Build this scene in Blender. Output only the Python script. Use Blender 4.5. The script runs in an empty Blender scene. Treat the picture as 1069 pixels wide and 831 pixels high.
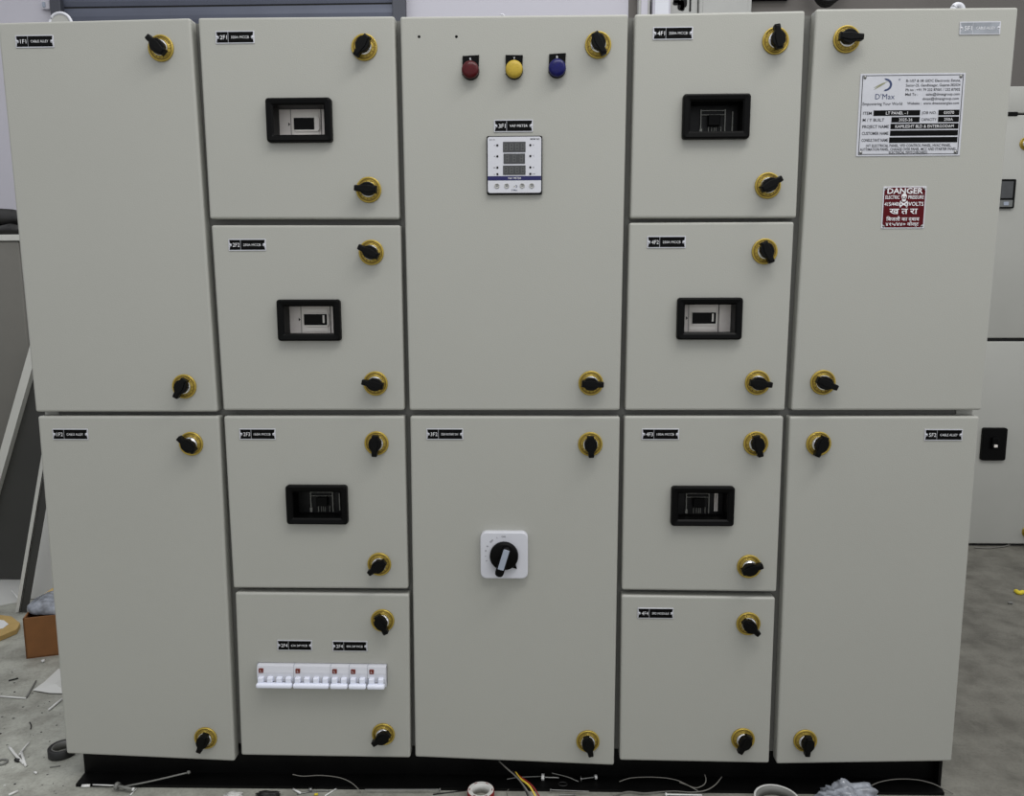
import bpy, bmesh, math, random
from mathutils import Vector, Matrix
random.seed(7)
S = bpy.context.scene
COL = S.collection
CZ, CD, FPX = 0.962, 1.39, 813.0
R0 = (0.99956745, 0.02928561, -0.00269618)
R1 = (-0.00139337, 0.13873273, 0.99032888)
R2 = (-0.02937643, 0.98989675, -0.13871352)

def ray(px, py):
    a = (px - 534.5) / FPX; b = (py - 415.5) / FPX
    return [a * R0[i] - b * R1[i] + R2[i] for i in range(3)]
def PY(px, py, Y=0.0):
    d = ray(px, py); t = (Y + CD) / d[1]
    return Vector((t * d[0], Y, CZ + t * d[2]))
def PZ(px, py, z=0.0):
    d = ray(px, py); t = (z - CZ) / d[2]
    return Vector((t * d[0], t * d[1] - CD, z))

# ------------------------------------------------------------------ materials
def srgb(c):
    return tuple(((v / 255) / 12.92 if v / 255 <= 0.04045 else ((v / 255 + 0.055) / 1.055) ** 2.4) for v in c)
MATS = {}
def mat(name, col, rough=0.5, metal=0.0, noise=0.0, nscale=8.0, bump=0.0, bscale=400.0, trans=0.0, alpha=1.0, spec=0.5, col2=None, coat=0.0):
    m = bpy.data.materials.new(name); m.use_nodes = True
    nt = m.node_tree; b = nt.nodes['Principled BSDF']
    c = srgb(col)
    b.inputs['Base Color'].default_value = (*c, 1)
    b.inputs['Roughness'].default_value = rough
    b.inputs['Metallic'].default_value = metal
    b.inputs['Specular IOR Level'].default_value = spec
    b.inputs['Coat Weight'].default_value = coat
    if trans: b.inputs['Transmission Weight'].default_value = trans
    if alpha < 1: b.inputs['Alpha'].default_value = alpha
    tc = nt.nodes.new('ShaderNodeTexCoord')
    if noise or col2:
        n = nt.nodes.new('ShaderNodeTexNoise'); n.inputs['Scale'].default_value = nscale
        n.inputs['Detail'].default_value = 6
        nt.links.new(tc.outputs['Object'], n.inputs['Vector'])
        r = nt.nodes.new('ShaderNodeValToRGB')
        r.color_ramp.elements[0].position = 0.3; r.color_ramp.elements[1].position = 0.7
        if col2: c2 = srgb(col2); lo, hi = c, c2
        else:
            lo = tuple(v * (1 - noise) for v in c); hi = tuple(min(1, v * (1 + noise)) for v in c)
        r.color_ramp.elements[0].color = (*lo, 1); r.color_ramp.elements[1].color = (*hi, 1)
        nt.links.new(n.outputs['Fac'], r.inputs['Fac'])
        nt.links.new(r.outputs['Color'], b.inputs['Base Color'])
    if bump:
        n2 = nt.nodes.new('ShaderNodeTexNoise'); n2.inputs['Scale'].default_value = bscale
        n2.inputs['Detail'].default_value = 2
        nt.links.new(tc.outputs['Object'], n2.inputs['Vector'])
        bp = nt.nodes.new('ShaderNodeBump'); bp.inputs['Strength'].default_value = bump
        bp.inputs['Distance'].default_value = 0.001
        nt.links.new(n2.outputs['Fac'], bp.inputs['Height'])
        nt.links.new(bp.outputs['Normal'], b.inputs['Normal'])
    MATS[name] = m
    return m
PAINT = mat('door_paint', (165, 165, 158), 0.42, noise=0.015, nscale=3, bump=0.25, bscale=500)
FRAME = mat('gap_shade_paint', (100, 100, 96), 0.6, noise=0.05, bump=0.1)  # door grey darkened, the shade of the door gaps put into the colour
BLACK = mat('black_plastic', (3, 3, 3), 0.42, noise=0.1, bump=0.1, bscale=900, spec=0.11)
KNOB = mat('knob_plastic', (4, 4, 4), 0.4, noise=0.1, bump=0.2, bscale=900, spec=0.14)
BASE = mat('black_channel_paint', (7, 7, 7), 0.42, noise=0.3, nscale=20, bump=0.15, spec=0.15)
GOLD = mat('gold_escutcheon', (176, 152, 66), 0.36, 0.55, noise=0.08, nscale=60)
GOLDD = mat('gold_engraving', (92, 66, 14), 0.5, 0.4)
CHROME = mat('chrome', (245, 245, 248), 0.10, 1.0, noise=0.02)
ALU = mat('aluminium_plate', (196, 197, 203), 0.36, 0.35, noise=0.04, nscale=50)
PBLK = mat('plate_black', (3, 3, 3), 0.35, noise=0.05, spec=0.10)
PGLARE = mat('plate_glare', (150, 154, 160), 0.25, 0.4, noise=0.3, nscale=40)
INK = mat('white_lettering', (225, 225, 228), 0.5, noise=0.02)
DINK = mat('dark_lettering', (14, 15, 26), 0.5, noise=0.02)
NAVY = mat('navy_ink', (44, 58, 96), 0.5, noise=0.02)
OLIVE = mat('olive_ink', (140, 140, 110), 0.5, noise=0.02)
REDP = mat('danger_red', (80, 4, 14), 0.45, noise=0.06, nscale=40, spec=0.15)
RLENS = mat('red_lens', (72, 2, 10), 0.3, noise=0.15, nscale=200, spec=0.3)
YLENS = mat('yellow_lens', (180, 154, 54), 0.4, noise=0.06, nscale=200, spec=0.3)
BLENS = mat('blue_lens', (6, 8, 82), 0.3, noise=0.15, nscale=200, spec=0.3)
WPL = mat('white_plastic', (202, 203, 210), 0.35, noise=0.015, nscale=20)
WPL2 = mat('toggle_plastic', (226, 229, 242), 0.3, noise=0.02, nscale=20)
MCBR = mat('breaker_marking', (110, 40, 28), 0.5, noise=0.2, nscale=300)
LCD = mat('display_glass', (62, 63, 65), 0.3, noise=0.15, nscale=60)
SEGM = mat('display_segments', (104, 106, 104), 0.4, noise=0.05)
STRIP = mat('blue_strip', (10, 10, 80), 0.35, noise=0.05)
GREYPL = mat('grey_breaker', (226, 219, 213), 0.5, noise=0.05, nscale=60)
GREYHI = mat('light_breaker', (232, 227, 220), 0.45, noise=0.04)
DKBRK = mat('dark_breaker', (16, 16, 16), 0.4, noise=0.5, nscale=60, spec=0.2)
EDGE = mat('cover_edge_glint', (120, 120, 114), 0.3, noise=0.2, nscale=100)  # pale bars painted for reflections along the clear cover
SWG = mat('switch_insert', (150, 158, 172), 0.35, noise=0.06, nscale=60)
DARKIN = mat('dark_interior', (20, 20, 20), 0.8, noise=0.1)
WALL = mat('wall_paint', (192, 190, 198), 0.85, noise=0.02, nscale=2, bump=0.2, bscale=60)
SHUT = mat('shutter_steel', (84, 88, 102), 0.45, 0.2, noise=0.06, nscale=6)
SHUTF = mat('shutter_frame', (66, 68, 76), 0.5, 0.2, noise=0.06)
DKWALL = mat('dark_wall', (104, 100, 96), 0.85, noise=0.08, nscale=3)
GREYW = mat('grey_board', (168, 168, 164), 0.6, noise=0.04)
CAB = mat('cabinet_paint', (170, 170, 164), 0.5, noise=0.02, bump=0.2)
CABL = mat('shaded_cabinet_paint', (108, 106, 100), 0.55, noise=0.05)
CABD = mat('shaded_metal', (52, 52, 49), 0.6, noise=0.12, nscale=4)  # grey sheet metal with its shade put into the colour
RIM = mat('lit_metal_edge', (198, 198, 192), 0.5, noise=0.03)  # metal edges catching light, the brightness put into the colour
BAGB = mat('black_polythene', (26, 25, 24), 0.35, noise=0.3, nscale=12, bump=0.8, bscale=30)
KRAFT = mat('kraft_card', (128, 84, 44), 0.8, noise=0.08, nscale=30)
KRAFT2 = mat('kraft_card_light', (176, 148, 92), 0.8, noise=0.08, nscale=30)
PAPER = mat('white_paper', (215, 215, 215), 0.7, noise=0.02)
BOARD = mat('white_board', (196, 196, 192), 0.6, noise=0.02)
POLY = mat('clear_polythene', (132, 136, 144), 0.2, noise=0.5, nscale=60, bump=1.0, bscale=80, spec=0.7)
STEEL = mat('steel', (128, 128, 126), 0.3, 0.85, noise=0.08, nscale=80)
WTIE = mat('white_nylon', (215, 215, 212), 0.4, noise=0.03)
GREYT = mat('grey_nylon', (112, 112, 108), 0.5, noise=0.05)
CBLK = mat('cable_black', (18, 18, 18), 0.45, noise=0.1)
CGRY = mat('cable_grey', (104, 102, 96), 0.5, noise=0.05)
CRED = mat('cable_red', (120, 24, 20), 0.45, noise=0.05)
CYEL = mat('cable_yellow', (206, 180, 60), 0.45, noise=0.05)
YEL = mat('yellow_scrap', (206, 186, 40), 0.6, noise=0.05)

def floor_mat():
    m = bpy.data.materials.new('concrete_floor'); m.use_nodes = True
    nt = m.node_tree; b = nt.nodes['Principled BSDF']; b.inputs['Roughness'].default_value = 0.55
    tc = nt.nodes.new('ShaderNodeTexCoord')
    def noise(sc, det=8, rough=0.6, off=0):
        n = nt.nodes.new('ShaderNodeTexNoise'); n.inputs['Scale'].default_value = sc
        n.inputs['Detail'].default_value = det; n.inputs['Roughness'].default_value = rough
        mp = nt.nodes.new('ShaderNodeMapping'); mp.inputs['Location'].default_value = (off, off, 0)
        nt.links.new(tc.outputs['Object'], mp.inputs['Vector']); nt.links.new(mp.outputs['Vector'], n.inputs['Vector'])
        return n
    n1 = noise(2.2); n2 = noise(14, off=3); n3 = noise(160, 3, off=5)
    r1 = nt.nodes.new('ShaderNodeValToRGB')
    r1.color_ramp.elements[0].position = 0.3; r1.color_ramp.elements[1].position = 0.72
    r1.color_ramp.elements[0].color = (*srgb((152, 152, 143)), 1)
    r1.color_ramp.elements[1].color = (*srgb((186, 187, 177)), 1)
    nt.links.new(n1.outputs['Fac'], r1.inputs['Fac'])
    mx = nt.nodes.new('ShaderNodeMixRGB'); mx.blend_type = 'MULTIPLY'; mx.inputs['Fac'].default_value = 1
    r2 = nt.nodes.new('ShaderNodeValToRGB')
    r2.color_ramp.elements[0].position = 0.34; r2.color_ramp.elements[0].color = (0.62, 0.61, 0.6, 1)
    r2.color_ramp.elements[1].position = 0.6; r2.color_ramp.elements[1].color = (1, 1, 1, 1)
    nt.links.new(n2.outputs['Fac'], r2.inputs['Fac'])
    nt.links.new(r1.outputs['Color'], mx.inputs['Color1']); nt.links.new(r2.outputs['Color'], mx.inputs['Color2'])
    mx2 = nt.nodes.new('ShaderNodeMixRGB'); mx2.blend_type = 'MULTIPLY'; mx2.inputs['Fac'].default_value = 0.5
    r3 = nt.nodes.new('ShaderNodeValToRGB')
    r3.color_ramp.elements[0].position = 0.3; r3.color_ramp.elements[0].color = (0.6, 0.6, 0.6, 1)
    r3.color_ramp.elements[1].position = 0.55; r3.color_ramp.elements[1].color = (1, 1, 1, 1)
    nt.links.new(n3.outputs['Fac'], r3.inputs['Fac'])
    nt.links.new(mx.outputs['Color'], mx2.inputs['Color1']); nt.links.new(r3.outputs['Color'], mx2.inputs['Color2'])
    # shade and dust put into the concrete colour, darker and browner to the right
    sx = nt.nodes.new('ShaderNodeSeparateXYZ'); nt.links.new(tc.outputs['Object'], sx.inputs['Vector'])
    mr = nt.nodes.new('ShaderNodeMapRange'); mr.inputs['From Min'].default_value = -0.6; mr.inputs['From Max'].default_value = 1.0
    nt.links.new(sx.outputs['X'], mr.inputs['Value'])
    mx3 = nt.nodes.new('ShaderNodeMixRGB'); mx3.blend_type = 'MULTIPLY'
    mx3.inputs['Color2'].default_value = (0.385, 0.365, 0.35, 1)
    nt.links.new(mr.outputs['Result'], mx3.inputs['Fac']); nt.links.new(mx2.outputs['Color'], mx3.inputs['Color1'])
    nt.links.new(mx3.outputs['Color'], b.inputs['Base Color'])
    bp = nt.nodes.new('ShaderNodeBump'); bp.inputs['Strength'].default_value = 0.35; bp.inputs['Distance'].default_value = 0.004
    nt.links.new(n2.outputs['Fac'], bp.inputs['Height']); nt.links.new(bp.outputs['Normal'], b.inputs['Normal'])
    return m
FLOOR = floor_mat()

# ------------------------------------------------------------------ builders
WORLD = {}                                    # object -> world origin
def tag(o, label=None, cat=None, group=None, kind=None):
    if label: o['label'] = label
    if cat: o['category'] = cat
    if group: o['group'] = group
    if kind: o['kind'] = kind
    return o
def empty(name, loc):
    o = bpy.data.objects.new(name, None); COL.objects.link(o)
    o.location = loc; o.empty_display_size = 0.05; WORLD[o] = Vector(loc); return o
def place(o, origin, parent=None):
    origin = Vector(origin); WORLD[o] = origin
    if parent is not None:
        o.parent = parent; o.location = origin - WORLD[parent]
    else: o.location = origin
    return o
def obj_mesh(name, me, origin, parent=None):
    o = bpy.data.objects.new(name, me); COL.objects.link(o); return place(o, origin, parent)

class MB:
    """collects shapes in world (or local) coordinates into one mesh"""
    def __init__(s): s.bm = bmesh.new(); s.mats = []
    def mi(s, m):
        if m not in s.mats: s.mats.append(m)
        return s.mats.index(m)
    def _fin(s, faces, m, smooth=False):
        i = s.mi(m)
        for f in faces: f.material_index = i; f.smooth = smooth
    def join(s, b2, m, smooth=False, mtx=None):
        if mtx is not None: b2.transform(mtx)
        me = bpy.data.meshes.new('tmp'); b2.to_mesh(me); b2.free()
        n = len(s.bm.faces); s.bm.from_mesh(me); bpy.data.meshes.remove(me)
        s.bm.faces.ensure_lookup_table(); s._fin(s.bm.faces[n:], m, smooth)
    def box(s, lo, hi, m, bev=0.0, seg=2, mtx=None):
        b = bmesh.new(); bmesh.ops.create_cube(b, size=1)
        lo, hi = Vector(lo), Vector(hi)
        for v in b.verts: v.co = Vector([lo[i] + (v.co[i] + 0.5) * (hi[i] - lo[i]) for i in range(3)])
        if bev: bmesh.ops.bevel(b, geom=b.edges[:], offset=bev, segments=seg, affect='EDGES', profile=0.5)
        s.join(b, m, bool(bev) and seg > 2, mtx)
    def hexa(s, P, m, bev=0.0):
        """P: 4 front + 4 back points"""
        b = bmesh.new(); v = [b.verts.new(p) for p in P]
        for q in ((0, 1, 2, 3), (7, 6, 5, 4), (0, 4, 5, 1), (1, 5, 6, 2), (2, 6, 7, 3), (3, 7, 4, 0)):
            b.faces.new([v[i] for i in q])
        bmesh.ops.recalc_face_normals(b, faces=b.faces[:])
        if bev: bmesh.ops.bevel(b, geom=b.edges[:], offset=bev, segments=2, affect='EDGES')
        s.join(b, m)
    def poly(s, pts, m):
        b = bmesh.new(); b.faces.new([b.verts.new(p) for p in pts]); s.join(b, m)
    def prism(s, xz, y0, y1, m, bev=0.0, seg=2, mtx=None, smooth=False):
        """outline in x,z extruded from y0 (front) to y1"""
        b = bmesh.new()
        v = [b.verts.new((x, y0, z)) for x, z in xz]; w = [b.verts.new((x, y1, z)) for x, z in xz]
        n = len(v); f0 = b.faces.new(v); b.faces.new(w[::-1])
        for i in range(n): b.faces.new((v[i], w[i], w[(i + 1) % n], v[(i + 1) % n]))
        bmesh.ops.recalc_face_normals(b, faces=b.faces[:])
        if bev:
            bmesh.ops.bevel(b, geom=list(f0.edges), offset=bev, segments=seg, affect='EDGES', profile=0.5)
        s.join(b, m, smooth, mtx)
    def lathe(s, prof, m, n=40, mtx=None, smooth=True):
        """prof: (r, y) list around the Y axis, towards -Y"""
        b = bmesh.new(); rings = []
        for r, y in prof:
            if r < 1e-6: rings.append([b.verts.new((0, y, 0))])
            else: rings.append([b.verts.new((r * math.cos(2 * math.pi * k / n), y, r * math.sin(2 * math.pi * k / n))) for k in range(n)])
        for a, c in zip(rings, rings[1:]):
            for k in range(n):
                k2 = (k + 1) % n
                if len(a) == 1 and len(c) == 1: continue
                if len(a) == 1: b.faces.new((a[0], c[k], c[k2]))
                elif len(c) == 1: b.faces.new((a[k], c[0], a[k2]))
                else: b.faces.new((a[k], c[k], c[k2], a[k2]))
        bmesh.ops.recalc_face_normals(b, faces=b.faces[:])
        s.join(b, m, smooth, mtx)
    def tube(s, pts, r, m, n=8, smooth=True, closed=False):
        pts = [Vector(p) for p in pts]; b = bmesh.new(); rings = []
        N = len(pts)
        for i, p in enumerate(pts):
            if closed: t = pts[(i + 1) % N] - pts[i - 1]
            else: t = pts[min(i + 1, N - 1)] - pts[max(i - 1, 0)]
            t.normalize(); up = Vector((0, 0, 1)) if abs(t.z) < 0.9 else Vector((1, 0, 0))
            u = t.cross(up).normalized(); w = u.cross(t)
            rr = r[i] if isinstance(r, (list, tuple)) else r
            rings.append([b.verts.new(p + u * rr * math.cos(2 * math.pi * k / n) + w * rr * math.sin(2 * math.pi * k / n)) for k in range(n)])
        for a, c in list(zip(rings, rings[1:])) + ([(rings[-1], rings[0])] if closed else []):
            for k in range(n): b.faces.new((a[k], c[k], c[(k + 1) % n], a[(k + 1) % n]))
        if not closed: b.faces.new(rings[0][::-1]); b.faces.new(rings[-1])
        bmesh.ops.recalc_face_normals(b, faces=b.faces[:])
        s.join(b, m, smooth)
    def text(s, txt, x, z, y, h, m, w=None, align='c', maxw=None, bold=0.0, rot=0.0):
        """cap-height h; x,z = centre (c) or left/right edge; faces -Y"""
        me = text_mesh(txt, bold)
        xs = [v.co.x for v in me.vertices]; ys = [v.co.y for v in me.vertices]
        if not xs: return
        x0, x1 = min(xs), max(xs); cap = 0.70
        k = h / cap; kx = k
        if w: kx = w / (x1 - x0)
        if maxw and (x1 - x0) * kx > maxw: kx = maxw / (x1 - x0)
        ox = {'c': (x0 + x1) / 2, 'l': x0, 'r': x1}[align]
        c, sn = math.cos(rot), math.sin(rot)
        b = bmesh.new(); b.from_mesh(me)
        for v in b.verts:
            a, q = (v.co.x - ox) * kx, (v.co.y - cap / 2) * k
            v.co = Vector((x + a * c - q * sn, y, z + a * sn + q * c))
        s.join(b, m)
    def build(s, name, origin=(0, 0, 0), parent=None, local=False, autosm=False):
        me = bpy.data.meshes.new(name)
        if not local: s.bm.transform(Matrix.Translation(-Vector(origin)))
        s.bm.normal_update(); s.bm.to_mesh(me); s.bm.free()
        for m in s.mats: me.materials.append(m)
        return obj_mesh(name, me, origin, parent)
TXT = {}
def text_mesh(txt, bold=0.0):
    if (txt, bold) in TXT: return TXT[(txt, bold)]
    cu = bpy.data.curves.new('lettering', 'FONT'); cu.body = txt; cu.resolution_u = 2; cu.offset = bold
    o = bpy.data.objects.new('lettering', cu); COL.objects.link(o)
    dg = bpy.context.evaluated_depsgraph_get(); dg.update()
    me = bpy.data.meshes.new_from_object(o.evaluated_get(dg), depsgraph=dg)
    bpy.data.objects.remove(o); bpy.data.curves.remove(cu)
    TXT[(txt, bold)] = me; return me
def rrect(x0, x1, z0, z1, r, n=5):
    out = []
    for cx, cz, a0 in ((x1 - r, z1 - r, 0), (x0 + r, z1 - r, 90), (x0 + r, z0 + r, 180), (x1 - r, z0 + r, 270)):
        for k in range(n + 1):
            a = math.radians(a0 + 90 * k / n); out.append((cx + r * math.cos(a), cz + r * math.sin(a)))
    return out
def smooth_path(pts, sub=6):
    P = [Vector(p) for p in pts]; P = [2 * P[0] - P[1]] + P + [2 * P[-1] - P[-2]]; out = []
    for i in range(1, len(P) - 2):
        for k in range(sub):
            t = k / sub
            out.append(0.5 * ((2 * P[i]) + (P[i + 1] - P[i - 1]) * t + (2 * P[i - 1] - 5 * P[i] + 4 * P[i + 1] - P[i + 2]) * t * t + (3 * P[i] - P[i - 1] - 3 * P[i + 1] + P[i + 2]) * t ** 3))
    out.append(P[-2]); return out

# ------------------------------------------------------------------ the setting
def struct(mb, name, origin=(0, 0, 0)):
    o = mb.build(name, origin); o['kind'] = 'structure'; return o
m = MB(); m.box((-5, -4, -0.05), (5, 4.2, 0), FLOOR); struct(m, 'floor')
YW = 2.5
m = MB(); m.box((-5, YW, 0), (PY(656, 5, YW).x, YW + .1, 3.2), WALL); struct(m, 'wall_back')
xd = PY(782, 5, YW).x
m = MB(); m.box((PY(656, 5, YW).x, YW + .002, 0), (5, YW + .12, 3.2), DKWALL); struct(m, 'wall_back_right')
m = MB(); m.box((-5.1, -4, 0), (-5, YW, 3.2), WALL); struct(m, 'wall_left')

# roller shutter in the back wall
x0, x1, xi0, xi1 = PY(57, 0, YW).x, PY(424.5, 8, YW).x, PY(68, 0, YW).x, PY(411, 8, YW).x
sh = empty('roller_shutter', ((x0 + x1) / 2, YW - .03, 0.0))
m = MB()
z = 0.0
zc = PY(240, 5.2, YW - .02).z            # a joint between two slats
zs = zc - math.floor(zc / 0.085) * 0.085
b = [0.0] + [zs + 0.085 * k for k in range(0, 34)]
for a, c in zip(b, b[1:]):
    if c - a < 0.01: continue
    n = 4
    for k in range(n):                    # gently bowed slat
        t0, t1 = k / n, (k + 1) / n
        za, zb = a + .004 + (c - a - .008) * t0, a + .004 + (c - a - .008) * t1
        ya, yb = YW - .012 - .008 * math.sin(math.pi * t0), YW - .012 - .008 * math.sin(math.pi * t1)
        m.poly([(xi0, ya, za), (xi1, ya, za), (xi1, yb, zb), (xi0, yb, zb)], SHUT)
m.box((xi0, YW - .009, 0), (xi1, YW - .005, 2.9), DARKIN)
m.build('slat_curtain', ((xi0 + xi1) / 2, YW, 0), sh)
for a, c in ((x0, xi0), (xi1, x1)):
    m = MB(); m.box((a, YW - .045, 0), (c, YW - .001, 2.95), SHUTF, .004); m.build('guide_rail', ((a + c) / 2, YW, 0), sh)
tag(sh, 'blue grey steel roller shutter in the white back wall', 'shutter')
# small square plate on the wall, left of the shutter
p = PY(48, 6.5, YW)
m = MB(); m.prism(rrect(p.x - .012, p.x + .03, p.z - .020, p.z + .02, .006), YW - .02, YW - .001, WALL, .003)
m.prism(rrect(p.x - .004, p.x + .010, p.z - .012, p.z + .012, .003), YW - .024, YW - .02, SWG)
tag(m.build('wall_switch', (p.x, YW, p.z)), 'small pale switch box on the white wall left of the shutter', 'switch')
# things on the back wall above the panel's right half
a, c = PY(665, 5, YW).x, PY(677, 5, YW).x
m = MB(); m.box((a, YW - .06, 0), (c, YW + .001, 3.1), GREYW, .004); m.box((a + .012, YW - .063, 0), (c - .012, YW - .06, 3.1), WALL)
tag(m.build('cable_trunking', ((a + c) / 2, YW, 0)), 'pale vertical cable trunking running up the back wall', 'trunking')
a, c, zb = PY(678, 5, YW).x, PY(697, 5, YW).x, 0.0
zt = PY(688, 1.5, YW).z
bx = empty('junction_box', ((a + c) / 2, YW, zt - .5))
m = MB(); m.box((a + .004, YW - .09, zt - .5), (c, YW + .001, zt), WALL, .004); m.build('box_body', ((a + c) / 2, YW, zt - .5), bx)
m = MB(); m.box((a + .012, YW - .095, zt - .49), (c - .008, YW - .088, zt - .01), WPL, .002); m.build('cover', ((a + c) / 2, YW - .09, zt - .5), bx)
tag(bx, 'white wall box beside the vertical trunking, above the panel', 'box')
a, c = PY(697.5, 5, YW).x, PY(727, 5, YW).x
m = MB(); m.box((a + .004, YW - .03, 1.5), (c, YW + .001, 2.75), GREYW, .003)
for (u, v, w2, h2) in ((.36, 3, .05, .02), (.45, 6, .03, .04), (.55, 2, .03, .05), (.78, 5, .008, .06), (.5, 9, .02, .02), (.3, 1, .03, .02)):
    q = PY(697.5 + u * 29.5, v, YW - .03)
    m.prism(rrect(q.x - w2 / 2, q.x + w2 / 2, q.z - h2 / 2, q.z + h2 / 2, min(w2, h2) * .4), YW - .033, YW - .03, PBLK)
tag(m.build('notice_board', ((a + c) / 2, YW, 1.5)), 'grey board with black scrawled marks on the back wall', 'board')
a, c = PY(727, 5, YW).x, PY(782, 5, YW).x
m = MB(); m.box((a + .004, YW - .05, 1.4), (c, YW + .001, 2.40), GREYW, .006)
m.box((a + .02, YW - .053, 1.42), (c - .02, YW - .05, 2.38), GREYW, .001)
tag(m.build('wall_panel', ((a + c) / 2, YW, 1.4)), 'light grey flat panel on the back wall beside the dark wall', 'panel')
# dark hanging coil high on the dark wall
q = PY(866, 0, YW - .1)
m = MB()
for k in range(4):
    m.tube([(q.x + (.055 + .008 * k) * math.cos(t * math.pi / 10), YW - .05 - .012 * k, q.z + .065 + (.075 - .004 * k) * math.sin(t * math.pi / 10)) for t in range(20)], .008, CBLK, closed=True)
m.tube([(q.x, YW, q.z + .12), (q.x, YW - .09, q.z + .13)], .007, STEEL)
tag(m.build('cable_coil', (q.x, YW, q.z)), 'black coil of cable hanging high on the dark back wall', 'cable')
q0, q1 = PY(783, 0.5, YW), PY(822, 0.5, YW)
m = MB(); m.box((q0.x, YW - .04, q0.z - .004), (q1.x, YW + .003, q0.z + .06), PBLK, .004)
tag(m.build('wall_bracket', (q0.x, YW, q0.z)), 'black bar fixed high on the dark back wall', 'bracket')

# ------------------------------------------------------------------ THE PANEL
panel = empty('electrical_panel', (-0.06, 0.19, 0.0))
tag(panel, 'large grey floor standing electrical panel with fourteen doors and gold rimmed locks', 'electrical panel')
DOORS = {
'1F1': [(-3, 23.5), (198.5, 18.5), (226.8, 430), (37, 430)],
'1F2': [(39, 434.5), (228.3, 434.5), (245, 795), (69.3, 787)],
'2F1': [(206.5, 18.3), (411.7, 16.5), (416.8, 228.8), (218.8, 228.5)],
'2F2': [(220.2, 235), (418, 235), (422, 428.5), (233, 428.5)],
'2F3': [(233.3, 434.5), (422, 434.5), (426, 615), (243.5, 614)],
'2F4': [(245.3, 618.5), (427, 620.5), (428.3, 791.5), (251.7, 788.6)],
'3F1': [(417.5, 17), (656, 14.5), (647, 428.5), (427.3, 428.5)],
'3F2': [(428, 434.5), (647.3, 435), (641, 799.3), (433.4, 790.5)],
'4F1': [(662.7, 14.5), (840.8, 10.8), (831.5, 227.5), (658, 228)],
'4F2': [(657, 232.5), (829.3, 231.5), (819.5, 428.5), (652.7, 428.5)],
'4F3': [(652, 434.5), (818.3, 434.5), (810.7, 618), (649.2, 616)],
'4F4': [(649, 621.5), (809.5, 624), (803, 797), (647, 794)],
'5F1': [(852, 9), (1063.5, 7.3), (1024.8, 428.3), (826.3, 428.5)],
'5F2': [(824.5, 435), (1022.8, 434.7), (993.8, 795), (810.7, 797.8)]}
DLAB = {
'1F1': 'tall upper left door', '1F2': 'tall lower left door', '2F1': 'top door with a breaker window, left side',
'2F2': 'second door down with a breaker window, left side', '2F3': 'third door down with a dark breaker window, left side',
'2F4': 'bottom door with a row of white miniature breakers', '3F1': 'upper centre door with meter and three lamps',
'3F2': 'lower centre door with white rotary switch', '4F1': 'top door with a breaker window, right side',
'4F2': 'second door down with a breaker window, right side', '4F3': 'third door down with a dark breaker window, right side',
'4F4': 'plain bottom door, right of centre', '5F1': 'tall upper right door with rating plate and danger plate', '5F2': 'tall lower right door'}
DT = 0.022
WINS = {  # escutcheon centre in pixels, kind
'2F1': ((311.6, 125.0), 'grey'), '2F2': ((322.0, 334.4), 'grey2'), '2F3': ((330.3, 527.5), 'dark'),
'4F1': ((748.2, 121.2), 'dark'), '4F2': ((741.2, 332.8), 'grey3'), '4F3': ((733.9, 529.0), 'dark2')}
OW, OH = 0.088, 0.049                     # opening in the escutcheon
def slab(mb, q, hole, t=DT):
    """door pan: quad front face (TL,TR,BR,BL) on y=0, optional rectangular hole (x0,x1,z0,z1)"""
    b = bmesh.new()
    O = [b.verts.new((p.x, 0, p.z)) for p in q]; OB = [b.verts.new((p.x, t, p.z)) for p in q]
    if hole:
        a, c, lo, hi = hole; hq = [(a, hi), (c, hi), (c, lo), (a, lo)]
        I = [b.verts.new((x, 0, z)) for x, z in hq]; IB = [b.verts.new((x, t, z)) for x, z in hq]
        for k in range(4):
            j = (k + 1) % 4
            b.faces.new((O[k], O[j], I[j], I[k])); b.faces.new((OB[k], IB[k], IB[j], OB[j])); b.faces.new((I[k], I[j], IB[j], IB[k]))
    else:
        b.faces.new(O); b.faces.new(OB[::-1])
    for k in range(4): j = (k + 1) % 4; b.faces.new((O[k], OB[k], OB[j], O[j]))
    bmesh.ops.recalc_face_normals(b, faces=b.faces[:])
    b.verts.ensure_lookup_table()
    es = [e for e in b.edges if (e.verts[0] in O and e.verts[1] in O) or (e.verts[0] in O and e.verts[1] in OB) or (e.verts[1] in O and e.verts[0] in OB)]
    bmesh.ops.bevel(b, geom=es, offset=0.0040, segments=3, affect='EDGES', profile=0.5)
    mb.join(b, PAINT)
DO = {}; DQ = {}
mcb0, mcb1 = PY(268.3, 706, -.012), PY(404.0, 708, -.012)
MX0 = mcb0.x; MX1 = MX0 + 14 * 0.0176; MZ = 0.5 * (PY(300, 705, -.012).z + PY(380, 708, -.012).z)
for k, px in DOORS.items():
    q = [PY(*p) for p in px]; DQ[k] = q
    hole = None
    if k in WINS:
        c = PY(*WINS[k][0], -.012); hole = (c.x - .052, c.x + .052, c.z - .031, c.z + .031)
    if k == '2F4': hole = (MX0 - .0005, MX1 + .0005, MZ - .0225, MZ + .0215)
    m = MB(); slab(m, q, hole)
    if k == '3F1':
        for hp in ((437.5, 38.3), (476.5, 38.2)):
            c = PY(*hp); m.lathe([(0, -.0004), (.0022, -.0004), (.0024, 0)], PBLK, 16, Matrix.Translation((c.x, 0, c.z)))
    o = m.build('door', ((q[0].x + q[2].x) / 2, 0, q[3].z), panel)
    o['label'] = DLAB[k]; DO[k] = o

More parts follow.
